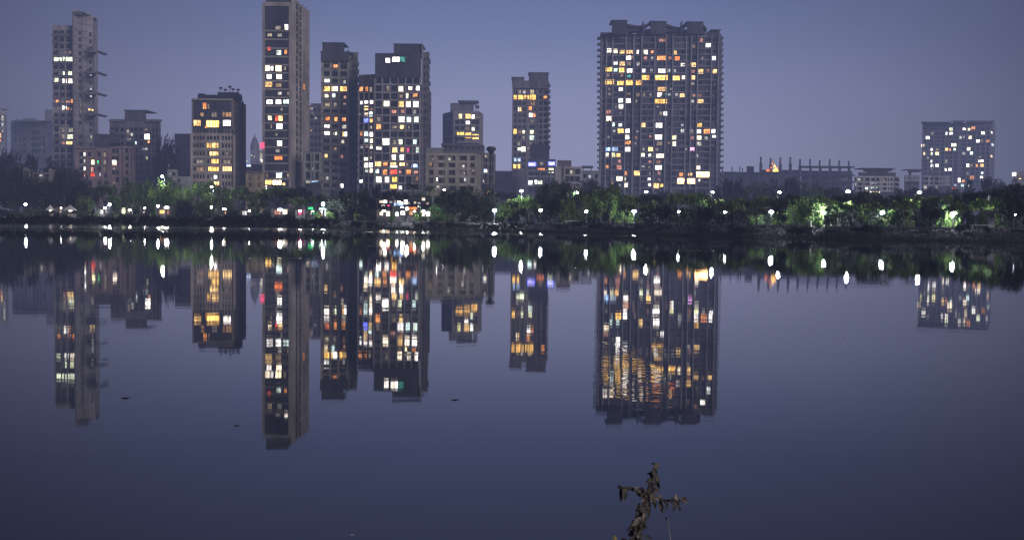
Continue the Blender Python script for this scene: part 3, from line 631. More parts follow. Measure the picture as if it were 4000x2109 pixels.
q9=[(748,438,24,50,'D'),(860,442,44,50,'W'),(941,436,36,34,'W'),(1006,436,34,42,'W'),(863,506,34,34,'D'),(911,502,26,44,'G'),(985,494,40,34,'O'),(735,570,52,50,'W'),(862,575,50,58,'Y'),(920,573,54,50,'W'),(985,575,60,54,'WW'),(800,638,46,34,'R'),(876,638,38,34,'R'),(975,640,34,36,'L'),(668,706,40,48,'D'),(666,770,44,50,'O'),(865,706,56,56,'W'),(930,708,40,50,'C'),(994,708,40,54,'C'),(806,773,40,28,'D'),(869,772,40,34,'Y'),(930,776,16,26,'D'),(728,900,66,60,'WW'),(804,905,36,44,'D'),(857,902,36,48,'G'),(981,902,34,46,'C'),(668,957,48,24,'W'),(808,972,50,50,'Y'),(872,968,32,40,'Y'),(922,974,24,46,'K'),(1003,972,26,54,'C'),(798,1036,38,50,'W'),(868,1036,40,52,'W'),(655,1094,72,44,'Y'),(725,1094,40,34,'O'),(792,1092,60,26,'Y'),(797,1118,66,20,'WW'),(870,1096,50,30,'Y'),(915,1098,20,34,'D'),(978,1108,60,34,'B'),(978,1110,44,14,'W'),(655,1156,32,38,'C'),(722,1168,40,60,'O'),(797,1162,62,42,'Rr'),(853,1162,24,28,'R'),(928,1164,44,46,'O'),(990,1164,40,30,'R'),(667,1228,48,54,'WW'),(738,1232,40,60,'W'),(807,1228,52,48,'YY'),(795,1290,60,40,'YY'),(855,1300,30,30,'W'),(1000,1222,26,38,'M')]
B.lits(1,cv(4,q9),.86)
B.lits(1,cv(4,[(748,197,42,44,'W'),(818,188,70,46,'WW'),(878,188,50,50,'T')]),.85,proud=.95)
rows=c2p(4,'y',[372,440,506,572,638,706,772,835,902,968,1036,1096,1162,1228,1292])
B.grid(0,c2p(4,'x',[518,562,604]),rows[1:],14,17); B.grid(1,c2p(4,'x',[668,730,803,866,930,992]),rows,20,20,glassmat((.025,.027,.04)))
B.frame(0,[y+15 for y in rows[1:]],c2p(4,'x',[497,540,583,626]),t=.5,pw=.35,proud=.35,mat=W9); B.frame(1,[y+15 for y in rows],c2p(4,'x',[632,698,766,835,900,962,1025]),t=.6,pw=.5,proud=.5,mat=W9,y0=306,y1=750)
B.finish()
# --- rounded block with yellow balcony
W10 = wallmat((.36,.35,.39))
B = Bld('apartment_block','mid rise with roof canopy and long yellow balconies, behind the cream block',[(1729,600),(1770,585),(1872,585),(1887,600)],510,W10)
B.body(440,16,cs=B.c); B.block(1759,1850,404,441,590,10,'roof_box',mat=wallmat((.24,.24,.29))); B.block(1795,1862,396,401,588,12,'roof_canopy',mat=wallmat((.28,.28,.33)),over=.8); B.block(1855,1872,411,415,588,12,'roof_canopy'); B.block(1857,1860,400,441,590,2,'roof_column'); B.block(1866,1869,413,441,590,2,'roof_column')
B.lits(1,cv(5,[(284,395,26,42,'G'),(342,396,44,44,'Y'),(342,404,14,24,'Rr'),(380,398,22,36,'W'),(408,400,14,24,'D'),(425,400,10,24,'D'),(340,440,30,26,'W'),(378,490,24,32,'G'),(335,485,26,26,'M'),(285,530,56,40,'YY'),(340,535,54,46,'YY'),(398,545,52,40,'YY'),(352,622,66,28,'P'),(345,624,40,14,'WW'),(412,630,40,20,'Y')]),.9,proud=.3)
rows=fr(455,640,9)
B.grid(0,[1740,1757],rows,8,10); B.grid(1,[1785,1805,1828,1850,1866],rows,13,13); B.frame(1,[r+11 for r in rows],[1772,1795,1817,1842,1871],t=.5,pw=.4,proud=.4)
b=MB(); f=B.f[1]; 
for y0 in (520,543,583): z=B.z(y0+16,i=1); f.box(b,2,f.len+1.0,z-.2,z+.8,.4,1.9,W10)
B.part(b,'balcony'); B.finish()
# --- dark drum podium
B = Bld('low_building','dark flat-roofed podium directly under the mid rise with the yellow balconies',[(1725,480),(1890,480)],610,wallmat((.17,.16,.19)))
B.body(566,12,); B.block(1723,1800,561,568,479,10,'roof_slab'); B.grid(0,fr(1740,1870,7),[578],12,7); B.frame(0,[571,584]); B.finish()
# --- long low cream block
B = Bld('apartment_block','wide low cream block with few lit windows left of the black mast',[(1667,360),(1862,360),(1880,372)],670,wallmat((.38,.34,.30)))
B.body(600,14); B.block(1668,1732,582,602,364,9,'roof_box',mat=wallmat((.30,.30,.33)),over=.3)
B.frame(0,[604,632,660,690,722],[1670,1700,1745,1785,1830,1860],t=.8,pw=1.0,proud=.5,mat=wallmat((.46,.42,.37)))
B.lits(0,cv(5,[(202,714,22,30,'L'),(82,712,18,26,'D'),(308,764,18,22,'L'),(103,858,22,36,'WW'),(320,866,20,26,'L'),(380,795,14,16,'D'),(116,917,24,20,'L'),(312,818,16,22,'D'),(60,745,30,30,'M')]),.85)
B.grid(0,[1685,1722,1762,1775,1805,1820,1845],[618,646,675,706,735],12,15,glassmat((.04,.04,.045))); B.finish()
B = Bld('apartment_block','narrow dark block with a boxy blue-white lit window directly left of the tall black mast',[(1880,372),(1932,372)],680,wallmat((.16,.15,.17)))
B.body(600,12); B.frame(0,[602,640,678,716],[1884,1906,1930],t=.6,pw=.5,proud=.4,mat=wallmat((.3,.29,.3)))
B.lits(0,cv(5,[(477,800,44,38,'B'),(477,800,30,24,'W'),(482,690,36,26,'D'),(425,880,20,34,'L'),(490,955,28,30,'O'),(455,880,14,30,'L')]),.85); B.grid(0,[1893,1918],[620,655,695,730],13,18); B.finish()
# --- far low block
B = Bld('low_building','faint unlit low block between the tall black mast and the square tower in the middle',[(1932,700),(2003,700),(2060,690)],700,wallmat((.24,.24,.30)))
B.body(668,12,cs=B.c[:2]); B.block(2000,2060,672,800,690,10,'wall'); B.frame(0,[672,700],[1940,1960,1985],t=.5,proud=.4); B.grid(0,fr(1942,1995,4),[685,710],10,14); B.finish()
# --- square tower, middle
W13 = wallmat((.31,.29,.31))
B = Bld('apartment_tower','square tower in the middle of the picture with a long yellow-lit floor near its top',[(2001,590),(2100,590),(2143,590)],430,W13)
B.body(318,20,cs=B.c); B.block(2000,2046,304,320,589,12,'crown',mat=wallmat((.2,.2,.23)),over=.25); B.block(2066,2142,286,320,591,12,'crown',mat=wallmat((.16,.16,.19)),over=.3)
B.block(2001,2145,316,345,588.6,1.6,'parapet',mat=wallmat((.25,.23,.26)))
b=MB()
for k in range(12): q=pt(2145,335+k*22,589); b.box((q.x,590,q.z),(1.3,4,1.4),wallmat((.17,.17,.2)))
B.part(b,'balcony')
B.lits(0,cv(5,[(727,210,20,28,'D'),(762,210,18,24,'L'),(820,210,30,34,'L'),(693,250,34,34,'YY'),(732,250,38,34,'YY'),(776,250,44,34,'YY'),(826,250,54,42,'YY'),(825,295,34,30,'M'),(716,340,14,34,'W'),(733,340,14,34,'Y'),(806,333,24,30,'O'),(810,383,28,32,'W'),(838,383,22,30,'O'),(820,430,16,20,'D'),(691,505,36,40,'YY'),(727,510,24,20,'M'),(757,510,18,26,'G'),(817,510,28,30,'G'),(757,552,16,26,'D'),(818,552,34,34,'C'),(717,597,26,28,'D'),(803,597,18,24,'D'),(725,637,30,24,'G'),(755,637,34,40,'G'),(792,635,18,26,'D'),(710,717,54,30,'B'),(712,720,34,16,'W'),(705,766,56,34,'YY')]),.88)
B.lits(1,cv(5,[(918,250,28,22,'O')]),.85)
rows=c2p(5,'y',[210,253,295,338,383,428,470,510,552,597,640,680,722,766])
B.grid(0,c2p(5,'x',[695,728,760,815,838]),rows,9,12,glassmat((.05,.05,.06))); B.grid(1,[2112,2130],rows[:11],11,11); B.frame(1,[r+11 for r in rows],[2102,2121,2142],t=.6,pw=.5,proud=.6); B.frame(0,[],c2p(5,'x',[677,710,780,850]),pw=.7,proud=.25,y0=345,y1=760)
B.finish()
B = Bld('low_building','dark annex with blue lit canopies at the right foot of the middle tower',[(2060,560),(2170,560)],650,wallmat((.11,.115,.16)))
B.body(622,12); B.block(2072,2146,565,624,561,8,'upper_box',mat=wallmat((.08,.085,.12)))
B.lits(0,cv(5,[(820,750,66,34,'BB'),(820,750,48,22,'W'),(965,745,56,34,'BB'),(967,745,38,20,'W'),(890,745,30,26,'D'),(888,790,58,24,'Or'),(962,797,40,40,'G'),(807,888,36,38,'C'),(848,883,22,34,'W'),(880,886,34,30,'G')]),.85)
B.frame(0,[668,690,726],[2062,2110,2150],t=1,pw=.6,proud=.5,mat=wallmat((.3,.3,.33))); B.grid(0,[2075,2098,2125,2160],[640,680,708,740],14,14); B.finish()
# --- low white houses
B = Bld('low_building','low pinkish white house with a dark roof box right of the annex',[(2170,430),(2270,430)],690,wallmat((.40,.36,.37)))
B.body(652,10); B.block(2177,2232,627,655,433,8,'roof_box',mat=wallmat((.22,.19,.21))); B.frame(0,[656,685,716],[2204,2268],x0=2200,x1=2268,t=.8,pw=.6,proud=.6,mat=wallmat((.5,.47,.48)))
B.lits(0,cv(5,[(1113,808,24,26,'L')]),.9); B.grid(0,[2217,2235,2255],[672,700],13,16); B.finish()
B = Bld('low_building','low grey-blue house touching the left foot of the broad grid tower',[(2270,470),(2345,470)],690,wallmat((.34,.35,.40)))
B.body(668,10); B.block(2272,2318,648,655,472,8,'roof_canopy',mat=wallmat((.2,.22,.26))); B.block(2276,2280,655,668,473,4,'roof_column'); B.block(2308,2312,655,668,473,4,'roof_column'); B.frame(0,[670,705],t=.6); B.lits(0,cv(5,[(1250,843,16,24,'L')]),.9); B.grid(0,[2285,2305,2330],[688,720],10,14); B.finish()
# --- broad grid tower
W15 = wallmat((.27,.26,.31)); F15 = wallmat((.50,.48,.52))
B = Bld('apartment_tower','broadest tower, with concrete grid front, jagged roof and the most lit windows',[(2342,600),(2806,590),(2817,604)],450,wallmat((.17,.17,.23)))
B.body(132,26)
D15=wallmat((.095,.10,.14)); 
B.block(2390,2449,82,134,592,14,'crown',mat=D15,over=.3); B.block(2540,2601,86,134,592,14,'crown',mat=D15,over=.3); B.block(2683,2747,88,134,590,14,'crown',mat=D15,over=.3)
B.block(2345,2390,128,136,594,12,'parapet',mat=D15); B.block(2780,2812,119,124,592,8,'roof_canopy',mat=D15,over=.5); B.block(2786,2789,122,134,593,3,'roof_column'); B.block(2805,2808,122,134,593,3,'roof_column')
def sweep(xa,ya,xb,yb,xc,yc,name='roof_arch'):
    b=MB(); n=8; P=[]
    for k in range(n+1):
        t=k/n; x=(1-t)**2*xa+2*t*(1-t)*xb+t*t*xc; y=(1-t)**2*ya+2*t*(1-t)*yb+t*t*yc; P.append(pt(x,y,594))
    for p,q in zip(P,P[1:]): b.hexa([(p.x,593,p.z-.7),(q.x,593,q.z-.7),(q.x,600,q.z-.7),(p.x,600,p.z-.7),(p.x,593,p.z+.5),(q.x,593,q.z+.5),(q.x,600,q.z+.5),(p.x,600,p.z+.5)],D15)
    B.part(b,name)
sweep(2449,99,2480,108,2512,106); sweep(2512,104,2530,100,2542,88); sweep(2598,96,2630,112,2662,114); sweep(2662,112,2675,105,2690,90); sweep(2440,120,2480,116,2545,120); sweep(2596,122,2640,120,2690,122); sweep(2745,100,2755,108,2760,118)
for x in (2512,2662):
    b=MB(); q=pt(x,84,592); q2=pt(x,134,592); b.tube([tuple(q2),(q.x,q.y,q.z-3),tuple(q)],[.9,.7,.25],D15,6); B.part(b,'mast')
for x in (2470,2490,2625,2645): B.block(x-2,x+2,106,132,594,2,'roof_column',mat=D15)
rows=c2p(6,'y',[164,208,252,295,339,383,432,486,524,570,613,660,703,750,794,840,886,932,978,1020,1065,1112,1156,1200,1243,1288,1332])
cols=c2p(6,'x',[110,150,200,248,300,362,416,466,527,600,645,700,742,785,832,885,936])
q15=[(152,283,36,34,'W'),(200,288,30,34,'W'),(250,292,42,34,'Y'),(305,294,54,34,'Y'),(366,295,18,32,'W'),(425,297,34,36,'W'),(473,294,22,22,'O'),(647,300,22,32,'Y'),(549,207,54,24,'R'),(841,208,24,36,'R'),(779,256,36,32,'D'),(893,245,40,30,'W'),(298,338,40,36,'W'),(330,335,12,28,'R'),(423,341,28,28,'R'),(474,339,20,22,'L'),(542,340,72,34,'O'),(606,340,26,24,'R'),(661,343,38,30,'Or'),(846,343,20,26,'D'),(935,344,30,38,'W'),(200,377,32,30,'W'),(250,382,44,36,'Y'),(300,382,34,30,'D'),(370,385,28,28,'L'),(702,393,34,34,'W'),(780,390,44,36,'Y'),
(152,425,60,34,'YY'),(201,430,30,28,'C'),(246,430,44,38,'YY'),(305,434,44,34,'W'),(410,434,26,32,'W'),(468,432,20,24,'L'),(546,436,60,36,'W'),(598,433,24,28,'L'),(642,435,18,26,'L'),(779,440,34,28,'R'),(837,440,40,38,'Y'),(888,434,28,24,'R'),(941,440,34,34,'Y'),
(145,466,22,20,'R'),(245,470,26,20,'M'),(425,486,64,38,'YY'),(543,487,104,40,'YY'),(654,490,58,36,'YY'),(706,485,26,30,'W'),(778,486,36,34,'Y'),(300,475,30,22,'T'),
(155,520,76,40,'YY'),(238,524,56,40,'YY'),(300,524,60,40,'YY'),(375,524,54,40,'YY'),(775,533,28,26,'D'),(240,572,34,28,'W'),(548,572,76,34,'Y'),(612,570,16,18,'D'),(153,570,16,24,'D'),
(153,610,24,22,'D'),(297,607,34,16,'M'),(367,615,30,30,'D'),(410,615,22,28,'D'),(462,613,20,20,'D'),(529,614,40,38,'W'),(575,612,16,22,'T'),(602,612,26,20,'L'),(655,614,26,24,'L'),(697,620,38,36,'Y'),(785,620,24,26,'R'),(828,620,34,22,'M'),
(238,657,36,32,'W'),(293,658,46,36,'W'),(355,662,16,26,'D'),(540,663,104,36,'YY'),(775,662,26,24,'L'),(831,665,56,38,'Y'),(240,702,36,34,'W'),(202,705,14,18,'D'),(516,703,22,12,'D'),(147,742,36,30,'R'),(540,754,26,30,'D'),(572,754,28,34,'W'),(237,750,14,20,'D'),(146,790,50,46,'W'),
(185,835,20,32,'C'),(236,840,32,26,'C'),(408,840,32,34,'Y'),(525,842,52,38,'W'),(698,840,20,20,'L'),(828,840,38,32,'YY'),(190,884,20,20,'L'),(238,884,48,36,'YY'),(289,884,34,32,'W'),(362,888,22,16,'D'),(700,884,30,30,'L'),(766,888,30,30,'D'),(822,888,36,32,'W'),(884,890,56,44,'O'),(931,886,30,32,'W'),
(147,930,20,20,'D'),(287,930,36,38,'W'),(353,935,20,28,'M'),(458,926,22,18,'R'),(521,930,56,38,'WW'),(637,933,36,34,'G'),(773,935,26,26,'R'),(822,937,40,38,'G'),(876,938,28,24,'L'),(936,925,30,20,'W'),(292,972,50,28,'O'),(350,978,16,24,'D'),(528,978,46,30,'D'),(598,975,18,18,'M'),(638,980,28,34,'W'),(823,980,38,32,'L'),
(140,1020,46,30,'B'),(195,1020,50,34,'B'),(195,1022,26,20,'W'),(290,1020,46,38,'W'),(410,1020,22,28,'D'),(461,1020,38,34,'Y'),(508,1022,24,24,'D'),(728,1020,16,20,'D'),(771,1020,44,30,'P'),(135,1063,32,34,'W'),(185,1063,28,34,'G'),(222,1065,34,30,'Y'),(405,1062,28,30,'G'),(455,1065,24,22,'W'),(532,1070,66,36,'W'),(808,1068,20,24,'L'),
(228,1110,28,28,'R'),(457,1114,24,18,'R'),(520,1116,32,24,'R'),(135,1152,34,28,'O'),(226,1155,40,36,'R'),(405,1148,28,14,'L'),(452,1155,18,20,'D'),(521,1157,54,36,'W'),(815,1158,38,32,'W'),(275,1200,22,34,'O'),(361,1199,52,40,'Y'),(457,1198,16,22,'D'),(525,1198,24,28,'R'),(690,1208,32,30,'O'),(757,1208,36,22,'Y'),(848,1210,116,44,'F'),
(172,1243,14,26,'D'),(230,1240,50,36,'W'),(270,1243,16,28,'G'),(451,1242,26,22,'W'),(525,1245,24,20,'D'),(690,1257,64,44,'F'),(765,1258,62,44,'F'),(827,1252,14,20,'W'),(172,1287,20,36,'Y'),(234,1287,20,22,'L'),(279,1288,28,34,'W'),(454,1286,24,24,'W'),(505,1294,46,44,'Y'),(545,1290,22,26,'YY')]
B.lits(0,cv(6,q15),.84,proud=.1)
for k,y in enumerate(rows):
    for x in cols:
        if random.random()<.16: continue
        B.grid(0,[x+random.uniform(-2,2)],[y],random.choice([9,12,15,18,20]),random.choice([9,12,15]),glassmat(random.choice([(.035,.038,.055),(.02,.022,.035),(.06,.06,.08)])))
for x0,x1,y0,y1 in ((2392,2447,150,330),(2446,2500,330,470),(2690,2748,190,300),(2745,2800,330,450),(2585,2620,140,220),(2400,2450,490,560),(2650,2690,470,560)):
    f=B.f[0]; b=MB(); f.box(b,f.hit(x0,450)[0],f.hit(x1,450)[0],B.z(y1),B.z(y0),.0,.02,wallmat((.10,.11,.15))); B.part(b,'bay_shade')  # flat dark panels, the shade of recessed bays put into their colour
for k,(xa,xb) in enumerate(zip(c2p(6,'x',[92,174,272,390,488,622,722,808,910]),c2p(6,'x',[174,272,390,488,622,722,808,910,968]))):
    B.frame(0,[y+11.4+(k%3-1)*1.2 for j,y in enumerate(rows) if (j*7+k*5)%9 or k%2],[],x0=xa,x1=xb,t=.42 if k%2 else .3,proud=.34+.22*(k%2),mat=F15 if k%2 else wallmat((.33,.31,.35)))
for _ in range(90):
    f=B.f[0]; x=random.choice(cols); y=random.choice(rows[2:]); u=f.hit(x+random.uniform(-7,7),450)[0]; z=B.z(y+random.uniform(4,9)); b=MB(); f.box(b,u-.45,u+.45,z-.3,z+.3,.1,.75,wallmat((.45,.45,.47))); B.part(b,'air_conditioner')
B.frame(0,[],c2p(6,'x',[92,128,174,272,330,390,488,572,622,722,760,808,910,962]),pw=.5,proud=.75,y0=136,y1=760,mat=F15)
for x,dd in ((2340,600),(2819,600)):
    b=MB()
    for k in range(27): q=pt(x,150+k*23,dd); b.box((q.x,dd+1,q.z),(1.5,5,.9),W15)
    B.part(b,'ledge')
B.finish()
# --- unfinished building with bare columns
CN = wallmat((.06,.065,.095))
B = Bld('unfinished_building','dark unfinished concrete building with bare columns sticking up from its roof',[(2812,780),(3128,770)],680,CN)
B.body(673,20); B.block(2975,3128,664,676,772,20,'roof_slab'); B.block(2916,2945,650,676,775,8,'roof_box'); B.block(2812,2880,671,676,776,10,'parapet')
for x,y in ((2822,650),(2860,652),(2890,650),(2900,656)):
    B.block(x-2,x+2,y,674,778,1.5,'column')
for x,y in ((2972,613),(3010,618),(3048,615),(3087,614),(3125,622)):
    B.block(x-6,x+6,y+26,675,769,2.8,'column'); B.block(x-3.6,x+3.6,y,y+26,769.4,1.8,'column')
for x,y in ((3164,622),(3202,626),(3241,622),(3278,626),(3315,630)): B.block(x-5.5,x+5.5,y+26,860,769,2.8,'column'); B.block(x-3.3,x+3.3,y,y+26,769.4,1.8,'column')
for y in (649,681,708,742): B.block(3128,3340,y,y+5,768,14,'floor_slab')
B.block(3128,3328,668,860,781,1.5,'rear_wall',mat=wallmat((.07,.075,.11)))
for x0,x1,y0,y1 in ((3135,3160,688,704),(3208,3236,712,738),(3250,3274,686,703),(3284,3310,686,704)): B.block(x0,x1,y0,y1,780.4,.4,'infill_panel',mat=wallmat((.34,.35,.42)))
B.grid(0,fr(2830,3110,12),[700,725],12,10); B.finish()
# shrine of orange lamps on its roof
R0 = pt(3016,672,765); r = root('light_pyramid', R0, 'small pyramid of orange and red lights on the roof of the unfinished building', 'festive lights')
for (dx,dy,ww,hh,k) in cv(7,[(555,615,42,28,'Or'),(628,613,60,34,'YY'),(618,577,26,28,'YY'),(600,545,16,40,'O'),(585,590,20,20,'Or'),(640,595,26,18,'O')]):
    b=MB(); q=pt(dx,dy,765)-R0; s_=765/FPX; b.tube([(q.x,0,q.z-hh*s_*.5),(q.x,0,q.z),(q.x,0,q.z+hh*s_*.5)],[ww*s_*.5,ww*s_*.42,.15],litmat(k),6); b.build('lamp_cluster', r)
b=MB(); b.tube([(0,0,-1),(0,0,8.2)],[.12,.08],FRAMEDK,5); b.build('pole', r)
# --- white villa block
W17 = wallmat((.62,.63,.66))
B = Bld('white_building','white four storey building with layered dark roof right of the unfinished building',[(3338,520),(3488,520),(3512,532)],710,wallmat((.10,.11,.14)))
B.body(690,14); B.block(3352,3500,674,692,522,12,'roof_box',mat=wallmat((.14,.14,.19))); B.block(3372,3486,660,668,525,10,'roof_canopy',mat=wallmat((.13,.13,.18)),over=1.0); B.block(3385,3470,666,676,526,8,'roof_box',mat=wallmat((.2,.2,.26)))
B.frame(0,[692,712,728,746],[3346,3369,3376,3398,3418,3436,3444,3464,3474,3486],t=.8,pw=.55,proud=.7,mat=W17)
B.lits(0,[(3356,702,12,9,'L'),(3413,713,26,10,'L'),(3413,732,28,9,'C'),(3413,748,30,7,'WW'),(3385,748,12,6,'L'),(3432,750,10,7,'W'),(3345,720,7,8,'W'),(3453,704,8,10,'D'),(3385,736,10,8,'C')],.95)
B.grid(0,[3358,3387,3408,3427,3454,3480],[703,720,737],9,11); B.grid(1,[3498,3506],[705,722,740],5,9); B.frame(1,[692,712,730],[3490,3510],t=.6,proud=.4,mat=wallmat((.45,.46,.5))); B.finish()
B = Bld('low_building','low pale frame house just right of the white four storey building',[(3532,600),(3592,600)],700,wallmat((.15,.15,.19)))
B.body(688,10); B.frame(0,[690,704],[3540,3562,3588],t=1.4,pw=.9,proud=.6,mat=wallmat((.45,.46,.52))); B.block(3545,3600,664,671,603,8,'roof_canopy',over=.4); B.block(3555,3560,668,690,605,4,'roof_column'); B.grid(0,[3551,3575],[715,697],14,9); B.finish()
B = Bld('low_building','pale framed row house in front of the distant lit block',[(3604,560),(3712,560)],710,wallmat((.13,.13,.17)))
B.body(684,10); B.frame(0,[690,708,724],[3628,3646,3668,3680,3690,3698,3704],t=.7,pw=.8,proud=.5,mat=wallmat((.48,.49,.55)))
B.lits(0,cv(8,[(640,785,34,30,'L'),(750,783,24,26,'D')]),.9); B.grid(0,[3637,3657],[698,716,733],12,12); B.finish()
# --- distant lit block right
W19 = wallmat((.30,.30,.36)); 
B = Bld('apartment_block','hazy distant block dotted with white lights, alone at the right of the picture',[(3601,880),(3868,870),(3886,890)],600,wallmat((.20,.20,.26)))
B.body(482,24); RF=wallmat((.12,.12,.17))
for x0,x1 in ((3600,3720),(3722,3770),(3776,3857),(3860,3884)): B.block(x0,x1,472+(4 if x0<3650 else 0),479,868,20,'roof_canopy',mat=RF,hug=True)
for x in fr(3604,3880,9): B.block(x-1.5,x+1.5,476,486,870,2,'roof_column',mat=RF)
rows=[420+v/2.514 for v in (215,255,296,330,368,410,453,492,530,570,610,648,688,728,768)]
B.lits(0,cv(8,[(613,262,24,22,'D'),(712,257,28,28,'L'),(663,298,40,32,'W'),(892,215,34,34,'G'),(842,258,32,32,'W'),(893,255,34,26,'W'),(1022,213,34,24,'W'),(1068,217,26,26,'W'),(1110,203,40,30,'O'),(1205,250,36,36,'G'),(987,295,24,30,'L'),(1018,290,20,22,'L'),(1080,295,30,34,'W'),(1155,330,40,36,'WW'),(1197,328,20,24,'M'),(1252,328,38,32,'O'),(614,376,34,32,'W'),(920,368,50,50,'WW'),(707,413,32,28,'W'),(757,412,28,24,'L'),(843,413,40,34,'Y'),(880,415,22,24,'O'),(925,412,30,26,'C'),(1063,408,40,34,'W'),(623,455,34,34,'G'),(707,455,30,32,'G'),(755,454,38,34,'G'),(1018,452,32,28,'L'),(1093,450,30,30,'C'),(665,495,22,20,'D'),(706,530,32,28,'W'),(845,530,26,34,'L'),(708,573,34,32,'W'),(754,570,34,30,'W'),(1055,570,34,34,'WW'),(1096,570,22,30,'D'),(1140,570,34,30,'O'),(1195,570,40,34,'Y'),(1185,522,56,34,'WW'),(1175,488,26,22,'L'),(835,612,30,28,'W'),(882,610,34,30,'W'),(708,605,26,12,'L'),(1055,650,26,26,'D'),(1198,643,24,24,'C'),(1098,685,46,42,'O'),(1192,685,32,26,'W'),(970,715,36,44,'WW'),(1012,722,26,28,'O'),(935,760,26,26,'L'),(1005,765,34,28,'C'),(1060,765,28,30,'L'),(920,797,50,20,'Rr'),(1005,800,26,18,'D')]),.85)
B.lits(1,cv(8,[(1290,247,20,30,'W'),(1300,368,24,36,'C'),(1288,480,20,32,'W')]),.9)
B.grid(0,[3615,3634,3655,3680,3697,3712,3732,3764,3782,3800,3818,3838,3856],rows,10,8.5,glassmat((.05,.05,.07)))
B.frame(0,[r+8 for r in rows],[3604,3645,3671,3689,3722,3742,3774,3810,3828,3848,3866],t=.7,pw=.8,proud=.7,mat=W19); B.finish()
B = Bld('low_building','small pale lit house on the far right edge',[(3962,600),(4060,600)],690,wallmat((.35,.33,.32)))
B.body(684,10); B.block(3975,4010,672,684,602,7,'roof_box'); B.frame(0,[690,702],[3966,3990],t=.5); B.lits(0,[(3961,681,16,15,'WW'),(3985,700,10,6,'Y')],.9); B.grid(0,[3985,4010,4035],[696],9,9); B.finish()
B = Bld('low_building','low cream wall-like house among the dark trees below the far left block',[(88,330),(212,330)],680,wallmat((.28,.25,.25)))
B.body(674,8); B.block(91,106,656,674,332,5,'roof_box',mat=wallmat((.34,.32,.34))); B.block(190,205,660,674,332,5,'roof_box'); B.lits(0,[(160,686,15,8,'L'),(120,684,10,7,'D')],.9); B.grid(0,[140,185],[686],11,8); B.finish()
# --- tall black mast left of centre
P0 = pt(1917,760,330); P0.z = 1.3; r = root('lighting_mast', P0, 'tall black mast with a dark cluster head, left of the square middle tower', 'mast')
zt = pt(1917,600,330).z-1.3; b=MB(); b.tube([(0,0,0),(0,0,zt)],[.5,.28],metal((.05,.05,.06)),8); b.build('pole', r)
b=MB(); b.tube([(0,0,zt-.2),(0,0,zt+.6),(0,0,zt+1.9)],[.35,.95,1.0],metal((.03,.035,.045)),8); 
for k in range(6): a=k*math.pi/3; b.box((1.1*math.cos(a),1.1*math.sin(a),zt+1.2),(.5,.5,.8),metal((.03,.035,.045)),a)
b.build('lamp_ring', r)
# ------------------------------------------------------------------ trees
def rv(r): 
    while True:
        v = Vector((random.uniform(-1,1),random.uniform(-1,1),random.uniform(-1,1)))
        if v.length <= 1: return v*r
def crown_mesh(kind, seed, n, ls, mat, name='crown'):
    random.seed(seed); cl = []
    if kind == 'round':
        for _ in range(34):
            v = rv(1); cl.append((Vector((v.x*.80, v.y*.80, .58+v.z*.34)), random.uniform(.14,.27)))
    elif kind == 'umbrella':
        for _ in range(36):
            a = random.uniform(0,2*math.pi); rr = math.sqrt(random.random())*.86
            cl.append((Vector((rr*math.cos(a), rr*math.sin(a), .84-.20*rr*rr+random.uniform(-.10,.05))), random.uniform(.11,.21)))
    elif kind == 'tall':
        for _ in range(30):
            t = random.random(); a = random.uniform(0,2*math.pi); rr = random.random()**.5*(.75-.45*abs(t-.4))
            cl.append((Vector((rr*math.cos(a), rr*math.sin(a), .25+t*.68)), random.uniform(.13,.25)))
    else:  # bush
        for _ in range(22):
            a = random.uniform(0,2*math.pi); rr = math.sqrt(random.random())*.8
            cl.append((Vector((rr*math.cos(a), rr*math.sin(a), random.uniform(.1,.78)*(1-.5*rr*rr))), random.uniform(.18,.32)))
    vs=[]; fs=[]
    for i in range(n):
        c, rr = random.choice(cl); d = rv(1); d = d.normalized()*(random.random()**.4)
        flat = .6 if kind=='umbrella' else .8
        p = c+Vector((d.x*rr, d.y*rr, d.z*rr*flat)); nrm = (d*.7+rv(1)).normalized(); u = nrm.orthogonal().normalized(); w_ = nrm.cross(u)
        a = random.uniform(0,6.28); u, w_ = u*math.cos(a)+w_*math.sin(a), w_*math.cos(a)-u*math.sin(a); l = ls*random.uniform(.6,1.4)
        k=len(vs); vs += [tuple(p-u*l), tuple(p+w_*l*.45+u*l*.1), tuple(p+u*l), tuple(p-w_*l*.45-u*l*.05)]; fs.append((k,k+1,k+2,k+3))
    me = bpy.data.meshes.new(name); me.from_pydata(vs,[],fs); me.materials.append(mat); me.update()
    return me, cl
def trunk_mesh(kind, cl):
    b = MB(); h = {'round':.34,'umbrella':.40,'tall':.3,'bush':.08}[kind]
    r0 = .045 if kind!='bush' else .03
    b.tube([(0,0,-.04),(.01,.01,h*.5),(.0,.02,h)],[r0*1.25,r0,r0*.85],BARK,7)
    for c,rr in random.sample(cl, 8):
        mid = Vector((c.x*.45, c.y*.45, h+(c.z-h)*.6)); b.tube([(0,.02,h*.92),tuple(mid),tuple(c)],[r0*.6,r0*.35,r0*.12],BARK,5)
    me = b.build('trunk').data; return me
PROTO = {}
def proto(kind, dk, v):
    key = (kind,dk,v)
    if key not in PROTO:
        n = {'round':2600,'umbrella':2300,'tall':2100,'bush':1100}[kind]; ls = {'round':.045,'umbrella':.040,'tall':.05,'bush':.07}[kind]
        me, cl = crown_mesh(kind, hash((len(kind),dk,v))%9999+v, n, ls, LEAFDK if dk else LEAF)
        b = MB(); tm = trunk_mesh(kind, cl)
        for o in [o for o in COL.objects if o.type=='MESH' and o.data is tm]: bpy.data.objects.remove(o)
        PROTO[key] = (me, tm)
    return PROTO[key]
